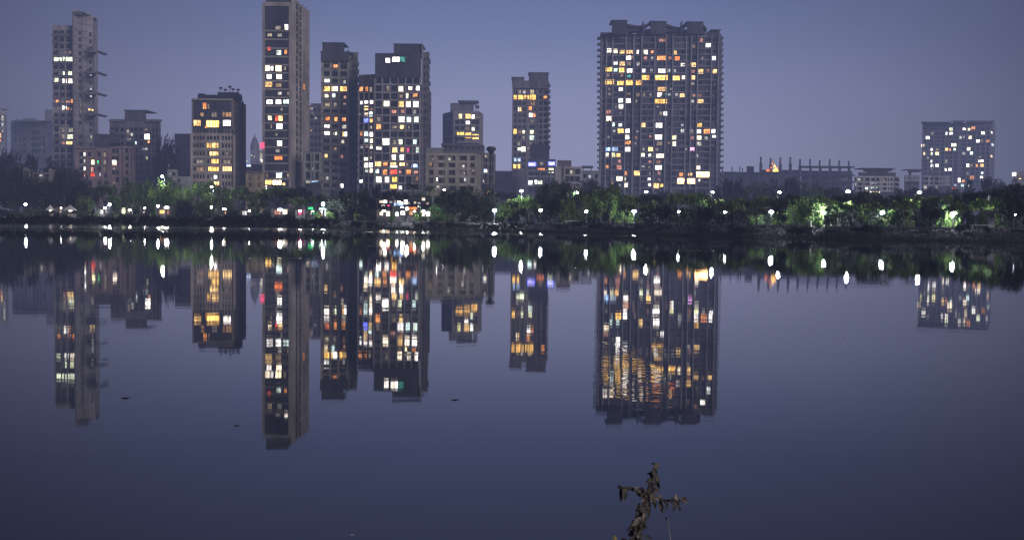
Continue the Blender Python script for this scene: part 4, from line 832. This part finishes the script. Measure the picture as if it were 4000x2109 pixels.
LM = [(120,'the far left edge'),(290,'the slim cream tower'),(440,'the pinkish low block'),(560,'the grey stepped mid rise'),(690,'the dark plain block'),(850,'the yellow-lit block'),(985,'the tan box building'),(1110,'the tallest tower'),(1310,'the crowned tower'),(1435,'the narrow wing'),(1570,'the black penthouse block'),(1760,'the low cream block'),(1917,'the tall black mast'),(2070,'the square middle tower'),(2230,'the low white houses'),(2400,'the grid tower left part'),(2570,'the grid tower middle'),(2740,'the grid tower right part'),(2900,'the unfinished roof'),(3060,'the first bare columns'),(3240,'the last bare columns'),(3420,'the white building'),(3570,'the frame house'),(3740,'the distant lit block'),(3960,'the far right edge')]
ORD=['first','second','third','fourth','fifth','sixth','seventh','eighth','ninth','tenth','eleventh','twelfth']
def landmark(px): return min(LM, key=lambda q: abs(q[0]-px))[1]
PEND = []   # labels are completed once all neighbours are known
def pend(o, px, desc): PEND.append((o, px, desc))
def finish_labels():
    g = {}
    for o, px, desc in PEND: g.setdefault((desc, landmark(px)), []).append((px, o))
    for (desc, lm), L_ in g.items():
        L_.sort(key=lambda q: q[0])
        for k, (px, o) in enumerate(L_):
            n = len(L_); o['label'] = f'{desc} below {lm}' + ('' if n == 1 else f', {ORD[k]} from left')
def tree(px, top, wpx, D, kind='round', dk=0, v=None, base=GZ, name=None, group=None, desc=None):
    D = max(D, shoreY(pt(px,800,D).x)+ (7.5 if kind!='bush' else .8))
    v = random.randrange(3) if v is None else v
    cm, tm = proto(kind, dk, v); P = pt(px, top, D); h = P.z-base; R = wpx*D/FPX/2/.95
    nm = name or ('bush' if kind=='bush' else 'tree')
    r = bpy.data.objects.new(nm, None); r.location = (P.x, D, base); COL.objects.link(r); r.empty_display_size = .3
    r.rotation_euler = (0,0,random.uniform(0,6.28)); r.scale = (R,R,h/(.96 if kind!='umbrella' else 1.0))
    c = bpy.data.objects.new('crown', cm); COL.objects.link(c); c.parent = r
    t = bpy.data.objects.new('trunk', tm); COL.objects.link(t); t.parent = r
    hm = h
    desc = desc or {'round':'round-crowned ','umbrella':'flat spreading ','tall':'tall narrow ','bush':'low leafy '}[kind]
    where = 'tree at the back' if D > shoreY(P.x)+45 else 'tree by the water'
    if kind=='bush': full = ('black ' if dk else 'grey-green ')+('hedge bush behind the promenade' if desc=='hedge' else 'shrub before the stalls' if desc=='front' else 'bush on the bank')
    else: full = ('dark ' if dk else 'green ')+desc+where
    tag(r, full, 'bush' if kind=='bush' else 'tree', group or ('bushes along the bank' if kind=='bush' else 'trees along the far shore'))
    pend(r, px, full); return r
random.seed(21)
# far dark wooded rise on the left and hazy far trees on the right
for px,top,w_ in ((-40,590,190),(50,596,170),(140,612,170),(225,640,150),(300,668,130),(650,540,110),(640,620,130),(700,650,120)):
    tree(px,top,w_,520 if px>500 else 430,'round',1)
for px,top,w_ in ((2850,700,170),(2960,712,160),(3060,700,180),(3170,716,170),(3275,722,150),(3360,745,130),(3560,722,150),(3640,728,150),(3740,735,160),(3840,702,170),(3930,706,170),(4020,700,170),(1960,738,150),(2180,700,150),(2290,705,150),(2390,716,140),(2600,742,150),(2720,745,130)):
    tree(px,top,w_,400,'round' if random.random()<.6 else 'umbrella',1 if random.random()<.75 else 0)
# back row along the road
for px,top,w_,k in ((-30,650,170,'round'),(70,668,150,'round'),(170,690,140,'round'),(250,682,120,'tall'),(330,706,130,'round'),(410,712,120,'umbrella'),(480,708,130,'round'),(560,698,110,'round'),(640,694,130,'round'),(712,736,110,'round'),(770,722,100,'umbrella'),(815,716,100,'tall'),(875,708,120,'round'),(940,716,110,'umbrella'),(1010,728,120,'umbrella'),(1085,728,130,'umbrella'),(1165,722,140,'umbrella'),(1245,736,120,'umbrella'),(1325,742,110,'round'),(1395,738,120,'umbrella'),(1465,738,120,'round'),(1545,742,110,'umbrella'),(1660,738,140,'umbrella'),(1745,738,110,'round'),(1820,728,130,'round'),(1890,742,110,'round'),(2060,765,140,'umbrella'),(2150,722,120,'round'),(2230,712,130,'round'),(2300,718,130,'umbrella'),(2370,705,120,'round'),(2455,735,130,'umbrella'),(2540,748,130,'umbrella'),(2640,748,130,'umbrella'),(2720,752,120,'umbrella'),(2800,765,130,'round'),(2890,755,150,'umbrella'),(2990,752,150,'umbrella'),(3090,745,150,'umbrella'),(3190,742,150,'umbrella'),(3300,752,160,'umbrella'),(3400,752,140,'round'),(3480,744,150,'umbrella'),(3580,752,150,'umbrella'),(3690,745,150,'umbrella'),(3790,742,150,'umbrella'),(3890,735,150,'umbrella'),(3975,722,160,'umbrella')):
    X = pt(px,800,250).x; tree(px,top+random.uniform(-14,16),w_*random.uniform(.8,1.2),shoreY(X)+random.uniform(52,66) if px<2000 else shoreY(X)+random.uniform(46,60),k,1 if (px<250 or px in (1165,1745,1820,3975) or random.random()<.38) else 0)
for px,top,w_,D in ((620,712,110,292),(660,728,90,290),(815,750,90,276),(2015,762,100,246),(2062,764,90,245),(2232,752,100,228),(2280,756,90,227),(2400,782,90,214),(2330,790,80,214),(2500,760,110,222),(2560,765,100,220),(2765,768,90,208),(2815,772,90,206),(3025,765,100,196),(3070,770,90,194),(3290,768,100,185),(3340,766,100,184),(3560,772,110,178),(3612,770,90,178),(3860,772,110,172),(3905,770,100,172)):
    tree(px,top,w_,D,'umbrella' if px>2450 else 'round',0)
# front row by the promenade
for px,top,w_,k,dk in ((40,745,130,'round',1),(200,760,110,'round',1),(330,768,90,'round',0),(450,775,80,'tall',0),(575,770,110,'round',0),(655,742,90,'tall',0),(722,768,100,'round',1),(790,785,80,'round',0),(885,778,80,'round',0),(1010,782,90,'umbrella',0),(1150,770,110,'umbrella',0),(1240,800,70,'round',1),(1330,772,130,'round',1),(1400,800,90,'round',1),(1712,792,80,'round',0),(1790,752,150,'round',1),(1880,770,130,'round',1),(1975,788,90,'round',0),(2068,772,90,'umbrella',0),(2150,775,100,'round',1),(2215,770,90,'tall',0),(2268,750,90,'umbrella',0),(2330,770,80,'round',0),(2385,768,80,'tall',0),(2450,790,80,'umbrella',0),(2540,785,90,'umbrella',0),(2600,790,110,'round',1),(2680,800,70,'tall',0),(2750,795,80,'round',1),(2870,790,90,'umbrella',0),(2955,795,90,'umbrella',0),(3050,790,90,'tall',1),(3170,775,120,'round',0),(3290,772,140,'umbrella',0),(3400,790,120,'umbrella',0),(3530,775,120,'umbrella',0),(3640,785,120,'round',1),(3745,780,110,'umbrella',0),(3860,770,140,'umbrella',0),(3960,760,130,'round',1)):
    X = pt(px,800,250).x; tree(px,top+random.uniform(-9,12),w_,shoreY(X)+random.uniform(15,26),k,dk)
# hedge bushes between the promenade and the road
random.seed(15)
px = -60
while px < 4060:
    X = pt(px,850,250).x; D = shoreY(X)+random.uniform(30,44); P = pt(px,850,D); h = random.uniform(2.2,3.6); v = Vector((P.x,D,GZ+h))-CAM
    tree(px, CY-FPX*v.dot(UP)/v.dot(FW), random.uniform(70,110), D, 'bush', 1 if random.random()<.6 else 0, desc='hedge'); px += random.uniform(42,60)
for px in (215,262,330,372,425,470,540,600,668,705,745,795,905,930,1020,1060,1135,1195,1240,1292,1345,1400,1445,1530,1640,1700,1738):
    X = pt(px,850,250).x; D = shoreY(X)+10.6; h = random.uniform(1.3,2.3); v = Vector((pt(px,850,D).x,D,GZ+h))-CAM
    tree(px, CY-FPX*v.dot(UP)/v.dot(FW), random.uniform(26,60), D, 'bush', 1 if px%2 else 0, desc='front')
# bushes on the bank
random.seed(5)
px = -30
while px < 1330:
    tree(px, random.uniform(826,846)+ (px/1330)*8, random.uniform(60,105), 0, 'bush', 1, base=.4); px += random.uniform(34,52)
for px in (1395,1450,1640,1700,1760,1800,1850,1905,1960,2010): tree(px, random.uniform(858,872), random.uniform(45,80), 0, 'bush', 1, base=.4)
for _ in range(34):
    px = random.uniform(2050,4020); X = pt(px,880,160).x; D = shoreY(X)+random.uniform(1.5,7.5); z = .1+1.1*(D-shoreY(X))/9
    P = pt(px, 900, D); top = CY  # height from 0.5 to 1.3 m
    h = random.uniform(.45,1.25); v = Vector((P.x, D, z+h))-CAM; ty = CY-FPX*v.dot(UP)/v.dot(FW)
    tree(px, ty, random.uniform(35,95), D, 'bush', 1, base=z)
# ragged grass and reeds at the water's edge
random.seed(9); vs=[]; fs=[]
for _ in range(16000):
    x = random.uniform(-130,75); y0 = shoreY(x); o = random.uniform(-.1,8.5) if random.random()<.7 else random.uniform(-.2,1.2); z = max(0,-.02+.15*o); h = random.uniform(.12,.45); a = random.uniform(-.2,.2); ww=random.uniform(.05,.12)
    k=len(vs); vs += [(x-ww,y0+o,z-.05),(x+ww,y0+o,z-.05),(x+a,y0+o+random.uniform(-.1,.1),z+h)]; fs.append((k,k+1,k+2))
b=MB(); b.add(vs,fs,LEAFDK); tag(b.build('grass'), 'short dark grass and weeds covering the far bank down to the water', 'grass', None, 'stuff')
# palm in front of the wide block
def palm(px,top,wpx,D,label):
    P=pt(px,top,D); h=P.z-GZ; R=wpx*D/FPX/2; r=root('palm_tree',(P.x,D,GZ),label,'tree','palms by the far shore')
    b=MB(); b.tube([(0,0,-.2),(.15,0,h*.5),(0,0,h*.86)],[.22,.17,.15],BARK,7); b.build('trunk',r)
    b=MB(); 
    for k in range(20):
        a=k*2.4; el=random.uniform(-.2,1.1); ds=Vector((math.cos(a)*math.cos(el),math.sin(a)*math.cos(el),math.sin(el))); p=Vector((0,0,h*.86)); side=Vector((-math.sin(a),math.cos(a),0)); l=R*random.uniform(.8,1.1)
        for q in range(9):
            t=q/8; c=p+ds*l*t+Vector((0,0,-l*.75*t*t)); ww=l*.22*(1-.6*t)
            for sd in (-1,1): b.add([c-ds*.12,c+ds*.12,c+side*sd*ww+Vector((0,0,-ww*.5))],[(0,1,2)],LEAF)
    b.build('crown',r)
palm(1612,703,100,250,'spiky palm rising in front of the wide multicoloured block'); palm(1678,722,85,262,'smaller spiky palm right of the wide multicoloured block')
palm(2190,712,70,255,'spiky palm in front of the low pinkish white house'); palm(2335,712,80,262,'spiky palm at the left foot of the broad grid tower')
# ------------------------------------------------------------------ lamps
POLE = metal((.06,.065,.07))
def lamp_proto(kind, c, s):
    r = bpy.data.objects.new('street_lamp', None); COL.objects.link(r)
    if kind == 'low':
        b=MB(); b.tube([(0,0,0),(0,0,.3),(0,0,.35),(0,0,2.15)],[.09,.09,.055,.045],POLE,8); b.build('pole',r)
        b=MB(); sphere_into(b,(0,0,2.4),.20,lampmat('lamp_globe',c,s),10,7); b.build('lamp_globe',r,smooth=True)
        b=MB(); b.tube([(0,0,2.58),(0,0,2.63)],[.14,.05],POLE,8); b.build('lamp_cap',r)
    else:
        b=MB(); b.tube([(0,0,0),(0,0,4),(0,0,7.6),(0,-.3,8.1),(0,-1.3,8.4)],[.12,.09,.06,.05,.04],POLE,8); b.build('pole',r)
        b=MB(); b.box((0,-1.6,8.42),(.35,.9,.14),POLE); b.build('lamp_housing',r)
        b=MB(); sphere_into(b,(0,-1.6,8.22),.26,lampmat('lamp_lens',c,s),8,5,.6); b.build('lamp_lens',r)
    return r
protoL = {}
def lamp(px, py, D, kind, c=(.86,.90,1), s=60, desc='', label=None, scale=1):
    key=(kind,c,s); first = key not in protoL
    if first: protoL[key] = lamp_proto(kind,c,s); r = protoL[key]
    else: r = copy_tree(protoL[key])
    P = pt(px,py,D); base = 1.34 if kind=='low' else 1.3; hh = 2.4 if kind=='low' else 8.22; yo = 0 if kind=='low' else 1.6
    r.location = (P.x, D+yo, base); k=(P.z-base)/hh; r.scale = (max(k,scale),max(k,scale) if kind=='low' else 1,k) if kind=='low' else (1,1,k)
    grp = 'low lamps along the promenade' if kind=='low' else 'street lights rising among the trees'
    tag(r, 'x', 'street lamp', grp); pend(r, px, 'white globe lamp' if kind=='low' else 'tall glaring street light'); return r
for px,py,D in ((100,798,251),(428,800,255),(617,805,244),(826,810,240),(1262,797,224),(1590,815,206),(1932,822,200),(2112,822,198),(2290,826,185),(2477,826,183),(2652,828,168),(2832,829,165),(3013,828,160),(3221,829,148),(3446,831,146),(3725,833,140),(3960,838,134)):
    big = px in (1262,1932,2477,3013,3221,3446,3725)
    D = max(D, shoreY(pt(px,860,D).x)+10.2)
    lamp(px,py,D,'low',s={428:700,1262:1500,1590:1200,1932:2200,2112:300,2477:1500,3013:900,3221:2200,3446:1300,3725:1300}.get(px, 130), c=(.86,.92,1), scale=1.3 if big else 1.0)
for px,py,D in ((634,690,296),(826,731,280),(1735,742,262),(2037,746,248),(2255,752,226),(2525,750,220),(2784,751,206),(3045,751,194),(3313,748,182),(3592,752,176),(3880,753,170),(2400,778,215)):
    lamp(px,py,D,'high',s={634:5000,826:2500,2037:5000,2255:3500,2784:1200,3313:5500,3592:3000,3880:2600,2525:700,1735:300,2400:2200}.get(px,400), c=(.93,.97,.98))
# floodlight mast with tall glow box left
P=pt(634,690,296)
# ------------------------------------------------------------------ kiosks, tents and shop lights on the promenade
def kiosk(px,py,wpx,D,k,sign,label,tent=False):
    s_=D/FPX; P=pt(px,py,D); W=wpx*s_; H=random.uniform(2.0,2.9); r=root('tent' if tent else 'kiosk',(P.x,D,GZ+.04),label,'tent' if tent else 'kiosk','stalls on the promenade')
    if tent:
        b=MB(); b.add([(-W/2,-1.4,1.7),(W/2,-1.4,1.7),(W/2,1.4,1.7),(-W/2,1.4,1.7),(0,0,2.9)],[(0,1,4),(1,2,4),(2,3,4),(3,0,4)],wallmat((.75,.70,.64))); b.build('canopy',r)
        for sx in (-1,1):
            for sy in (-1,1): b=MB(); b.tube([(sx*W*.48,sy*1.3,0),(sx*W*.48,sy*1.3,1.72)],[.04,.04],POLE,5); b.build('leg',r)
        b=MB(); b.box((0,.9,.5),(W*.8,.6,.9),wallmat((.4,.36,.33))); b.build('counter',r)
        b=MB(); b.box((0,0,1.6),(W*.3,.15,.12),lampmat('tube_light',(1,.9,.75),14)); b.build('light',r); return r
    b=MB(); m=wallmat((.10,.10,.11)); b.box((0,1.4,H/2),(W,.12,H),m); b.box((-W/2,.2,H/2),(.12,2.4,H),m); b.box((W/2,.2,H/2),(.12,2.4,H),m); b.box((0,-.95,.5),(W-.14,.12,1.0),wallmat((.14,.13,.13))); b.build('wall',r)
    b=MB(); b.box((0,.1,H+.08),(W+random.uniform(.1,.9),random.uniform(2.6,3.6),.12),wallmat((.06,.06,.07))); b.build('roof',r)
    b=MB(); n=max(2,int(W/1.1)); 
    for q in range(n):
        if random.random()<.85:
            x=-W/2+(q+.5)*W/n; z0=random.uniform(.9,1.3); z1=random.uniform(1.7,2.5); w1=W/n*random.uniform(.35,.8)
            b.box((x,1.28,(z0+z1)/2),(w1,.06,z1-z0),litmat(random.choice([k,k,'D','M','L','R'])))
    b.build('lit_display',r)
    if sign:
        b=MB(); b.box((0,-1.5,H+.35),(W*.7,.1,.45),litmat(sign)); b.build('sign',r)
    b=MB(); b.box((random.uniform(-.3,.3)*W,-.2,H-.2),(W*random.uniform(.08,.3),.1,random.uniform(.06,.4)),lampmat('tube_light',(1,.95,.88),45)); b.build('tube_light',r)
    return r
random.seed(33)
kz=[(235,808,26,264,'D','', 'small beige lit stall left of the pale tent on the dark left bank'),(400,812,44,262,'L','','grey lit kiosk standing below the pinkish low block'),(495,812,58,258,'G','','bright greenish white kiosk below the grey mid rise'),(562,812,26,256,'L','','narrow pale kiosk between two brighter kiosks left of the floodlit tree'),(640,818,54,252,'Y','','warm yellow kiosk under the floodlit green tree'),(868,812,40,246,'YY','','yellow glowing kiosk beneath the yellow-lit twelve storey block'),(962,822,50,242,'W','','white lit kiosk beneath the tan box building'),(1095,820,64,236,'W','','white lit kiosk below the tallest tower, left of the green sign'),(1175,822,34,232,'K','','small pink-lit kiosk below the right side of the tallest tower'),(1218,806,26,240,'N','N','kiosk with a glowing green sign right of the tallest tower'),(1262,812,30,236,'C','C','kiosk with a cyan sign right beside the brightest lamp'),(1500,822,54,222,'WW','','brightest kiosk at the left end of the market row'),(1560,818,50,221,'WW','B','bright kiosk with blue sign in the middle of the market row'),(1614,820,44,220,'W','Or','bright kiosk with an orange sign right of the market row centre'),(1662,822,40,219,'WW','','white lit kiosk at the right end of the market row'),(1714,814,34,226,'N','N','kiosk with green sign standing apart right of the market row')]
for px,py,wp,D,k,sg,lb in kz:
    D=max(D,shoreY(pt(px,860,D).x)+12.5); kiosk(px,py,wp,D,k,sg,lb)
kiosk(275,812,40,263,'D','','pale dome-like tent on the dark left bank',tent=True); kiosk(196,812,20,263,'D','','tiny pale tent leftmost on the dark left bank',tent=True)
# second storey of lit shopfronts behind the market row
B = Bld('shop_building','long shop building with a white-lit upper floor behind the market row',[(1472,262),(1690,258)],800,wallmat((.2,.2,.22)),cat='shop')
B.body(776,8); B.frame(0,[778,797],[1474,1510,1545,1580,1612,1650,1688],t=.25,pw=.2,proud=.3)
B.lits(0,[(1492,788,14,9,'W'),(1508,788,14,10,'WW'),(1530,790,12,8,'L'),(1546,788,10,10,'D'),(1562,790,14,10,'W'),(1571,796,8,14,'WW'),(1588,790,14,16,'WW'),(1600,793,8,10,'L'),(1622,792,14,8,'L'),(1640,794,12,8,'D'),(1657,778,14,12,'L'),(1672,795,12,8,'D'),(1500,803,14,7,'L'),(1522,803,12,6,'K'),(1544,808,10,8,'W'),(1640,812,14,16,'C'),(1616,824,10,14,'O')],1.0,proud=.4); B.grid(0,[1485,1533,1553,1605,1630,1665,1682],[788,806],9,10); B.finish()
# benches and a sign board by the right promenade
for px,lb in ((2235,'pale bench on the promenade below the low white houses'),(3830,'pale long bench on the promenade at the right below the distant lit block')):
    D=shoreY(pt(px,880,150).x)+11.0; P=pt(px,880,D); r=root('bench',(P.x,D,1.34),lb,'bench'); m=wallmat((.5,.48,.46))
    b=MB(); b.box((0,0,.45),(2.4,.45,.08),m); b.build('seat',r)
    for sx in (-1,1): b=MB(); b.box((sx*.95,0,.2),(.12,.4,.4),m); b.build('leg',r)
P=pt(3873,880,shoreY(pt(3873,880,140).x)+11.5); r=root('notice_board',(P.x,P.y,1.34),'small pale upright board at the right end of the promenade','board')
b=MB(); b.box((0,0,.75),(.7,.06,1.1),wallmat((.5,.5,.55))); b.build('panel',r)
for sx in (-1,1): b=MB(); b.tube([(sx*.3,.06,0),(sx*.3,.06,1.2)],[.025,.025],POLE,5); b.build('post',r)
# ------------------------------------------------------------------ things floating on the lake
def onwater(px,py): d=ray(px,py); return CAM+d*(2.0/-d.z)
for px,py,sz,c,lb in ((490,1555,.30,(.05,.05,.055),'dark leaf debris floating left, under the slim cream tower reflection'),(923,1663,.16,(.05,.05,.055),'small dark debris left of the tallest tower reflection'),(1778,1562,.26,(.05,.05,.055),'dark debris floating right of the wide block reflection'),(3296,1315,.22,(.5,.5,.5),'pale scrap floating alone on the open right water'),(1374,2091,.05,(.5,.5,.42),'pale scrap at the bottom edge of the water'),(3445,1107,.8,(.45,.45,.45),'pale scrap far out near the right reflections')):
    q=onwater(px,py); r=root('debris',(q.x,q.y,.0),lb,'debris'); m=metal(c,'debris_surface',1.0); m.node_tree.nodes['Principled BSDF'].inputs['Specular IOR Level'].default_value=0; sz*=.22
    b=MB(); sphere_into(b,(0,0,.0),sz*.5,m,7,4,.35); b.build('scrap',r)
    b=MB(); b.tube([(-sz*.9,0,.0),(0,.02,.002),(sz*.8,.03,.0)],[.008*sz+.003,.012*sz+.003,.004],m,5); b.build('twig',r)
# ------------------------------------------------------------------ foreground plant
m, nt, N, L, Bq = nodes('dry_leaf'); n = noise(nt, 1.0, 4, mapping(nt,(30,30,30)),.7)
c_ = N.new('ShaderNodeValToRGB'); L.new(n.outputs[0], c_.inputs[0]); e=c_.color_ramp.elements; e[0].position=.38; e[0].color=(.012,.013,.012,1); e[1].position=.62; e[1].color=(.26,.225,.19,1); x_=e.new(.5); x_.color=(.12,.112,.10,1)
L.new(c_.outputs[0], Bq.inputs['Base Color']); Bq.inputs['Roughness'].default_value=.8; Bq.inputs['Specular IOR Level'].default_value=.1; DRY=m
STEM=metal((.10,.085,.07),'stem',.8); PALEST=metal((.32,.30,.34),'pale_stem',.7)
D0=3.1; def_=lambda px,py,dd=0: pt(px,py,D0+dd)
base=def_(2490,2100); O=Vector((base.x,D0,.24)); r=root('wild_plant',O,'withered leafy weed rising from the near bank against the dark water','plant')
random.seed(4)
def leaf(b,p,d,l,wd,m,curl=.5):
    d=d.normalized(); sd=d.cross(Vector((random.uniform(-.6,.6),-1,random.uniform(-.4,.4)))).normalized(); up=sd.cross(d); vs=[]; n=5
    for k in range(n+1):
        t=k/n; c=p+d*l*t-Vector((0,0,1))*curl*l*t*t; ww=wd*math.sin(math.pi*min(.97,max(.06,t)))**.8*random.uniform(.8,1.15)
        vs += [c-sd*ww+up*ww*.35, c, c+sd*ww+up*ww*.35]
    fs=[]
    for k in range(n):
        a=3*k; fs += [(a,a+1,a+4,a+3),(a+1,a+2,a+5,a+4)]
    b.add(vs,fs,m)
paths={'main':[(2492,2260),(2496,2110),(2505,2040),(2515,1975),(2528,1930),(2540,1880),(2552,1835),(2562,1808)],
 'left':[(2522,1940),(2480,1915),(2445,1905),(2412,1905)],'right':[(2528,1930),(2570,1945),(2615,1955),(2655,1950)]}
def toL(px,py,dd=0): return def_(px,py,dd)-O
b=MB(); P=[Vector((0,.05,0))]+[toL(x,y) for x,y in paths['main']]; b.tube([tuple(p) for p in P],[.008,.007,.0055,.005,.0045,.004,.0032,.0025,.0015],STEM,6); o=b.build('stem',r,smooth=True)
for nm in ('left','right'):
    b=MB(); P=[toL(x,y) for x,y in paths[nm]]; b.tube([tuple(p) for p in P],[.0035,.003,.0025,.0015],STEM,5); b.build('branch',r,smooth=True)
def cluster(pts_,cnt,lmin,lmax,spread):
    for _ in range(cnt):
        k=random.randrange(len(pts_)-1); t=random.random(); x=pts_[k][0]*(1-t)+pts_[k+1][0]*t+random.uniform(-spread,spread); y=pts_[k][1]*(1-t)+pts_[k+1][1]*t+random.uniform(-spread,spread)*.6
        p=toL(x,y,random.uniform(-.02,.02)); dd=Vector((random.uniform(-1,1),random.uniform(-.4,.4),random.uniform(-.8,.7))); b=MB(); l=random.uniform(lmin,lmax); leaf(b,p,dd,l,l*random.uniform(.16,.42),DRY,random.uniform(.0,1.0)); b.build('leaf',r,smooth=True)
cluster(paths['main'][5:],16,.012,.022,8); cluster([(2555,1855),(2535,1940)],18,.014,.026,12); cluster([(2515,1915),(2425,1905)],24,.012,.024,13); cluster([(2550,1945),(2600,1958)],12,.012,.022,12); cluster([(2610,1955),(2660,1955)],12,.012,.022,10)
cluster([(2530,1940),(2498,2010)],24,.014,.026,14); cluster([(2500,2015),(2490,2115)],30,.015,.028,18)
b=MB(); leaf(b,toL(2520,1935,-.02),Vector((-.1,0,-1)),.026,.008,metal((.32,.26,.22),'pale_leaf'),.1); o=b.build('leaf',r); o['label']='pale dry leaf hanging at the fork'
b=MB(); leaf(b,toL(2640,1928,-.02),Vector((.3,0,-1)),.018,.006,metal((.30,.25,.24),'pale_leaf'),.1); o=b.build('leaf',r); o['label']='pale leaf tip on the right branch'
b=MB(); leaf(b,toL(2665,1950,-.02),Vector((1,0,.1)),.014,.010,metal((.14,.09,.07),'brown_leaf'),.5); b.build('leaf',r)
# thin stalk beside it, and the tops of two small plants at the very bottom
q=def_(2618,2109); r2=root('grass_stalk',Vector((q.x,D0,.24)),'single thin pale grass stalk right of the withered weed','plant'); O2=Vector((q.x,D0,.24))
b=MB(); b.tube([(0,0,0)]+[tuple(def_(x,y)-O2) for x,y in ((2618,2109),(2612,2060),(2609,2018))],[.003,.0022,.0016,.0008],PALEST,5); b.build('stem',r2)
b=MB(); sphere_into(b,def_(2604,2023)-O2,.0028,metal((.03,.03,.04),'seed'),6,5,1.6); b.build('seed_head',r2)
q=def_(2405,2100); O3=Vector((q.x,D0,.24)); r3=root('small_plant',O3,'yellow-tipped small plant just poking in at the bottom edge left of the weed','plant')
b=MB(); b.tube([(0,0,0),tuple(def_(2408,2115)-O3)],[.003,.002],STEM,5); b.build('stem',r3)
for (x,y,dx,dz,mm,l,w_) in ((2407,2112,-.3,1,metal((.38,.33,.12),'yellow_petal'),.017,.0045),(2398,2108,-.2,1,metal((.30,.27,.11),'yellow_petal'),.012,.004),(2430,2112,.3,1,DRY,.010,.005),(2437,2112,.8,.8,DRY,.010,.004)):
    b=MB(); leaf(b,def_(x,y)-O3,Vector((dx,0,dz)),l,w_,mm,.1); b.build('leaf',r3)
finish_labels()
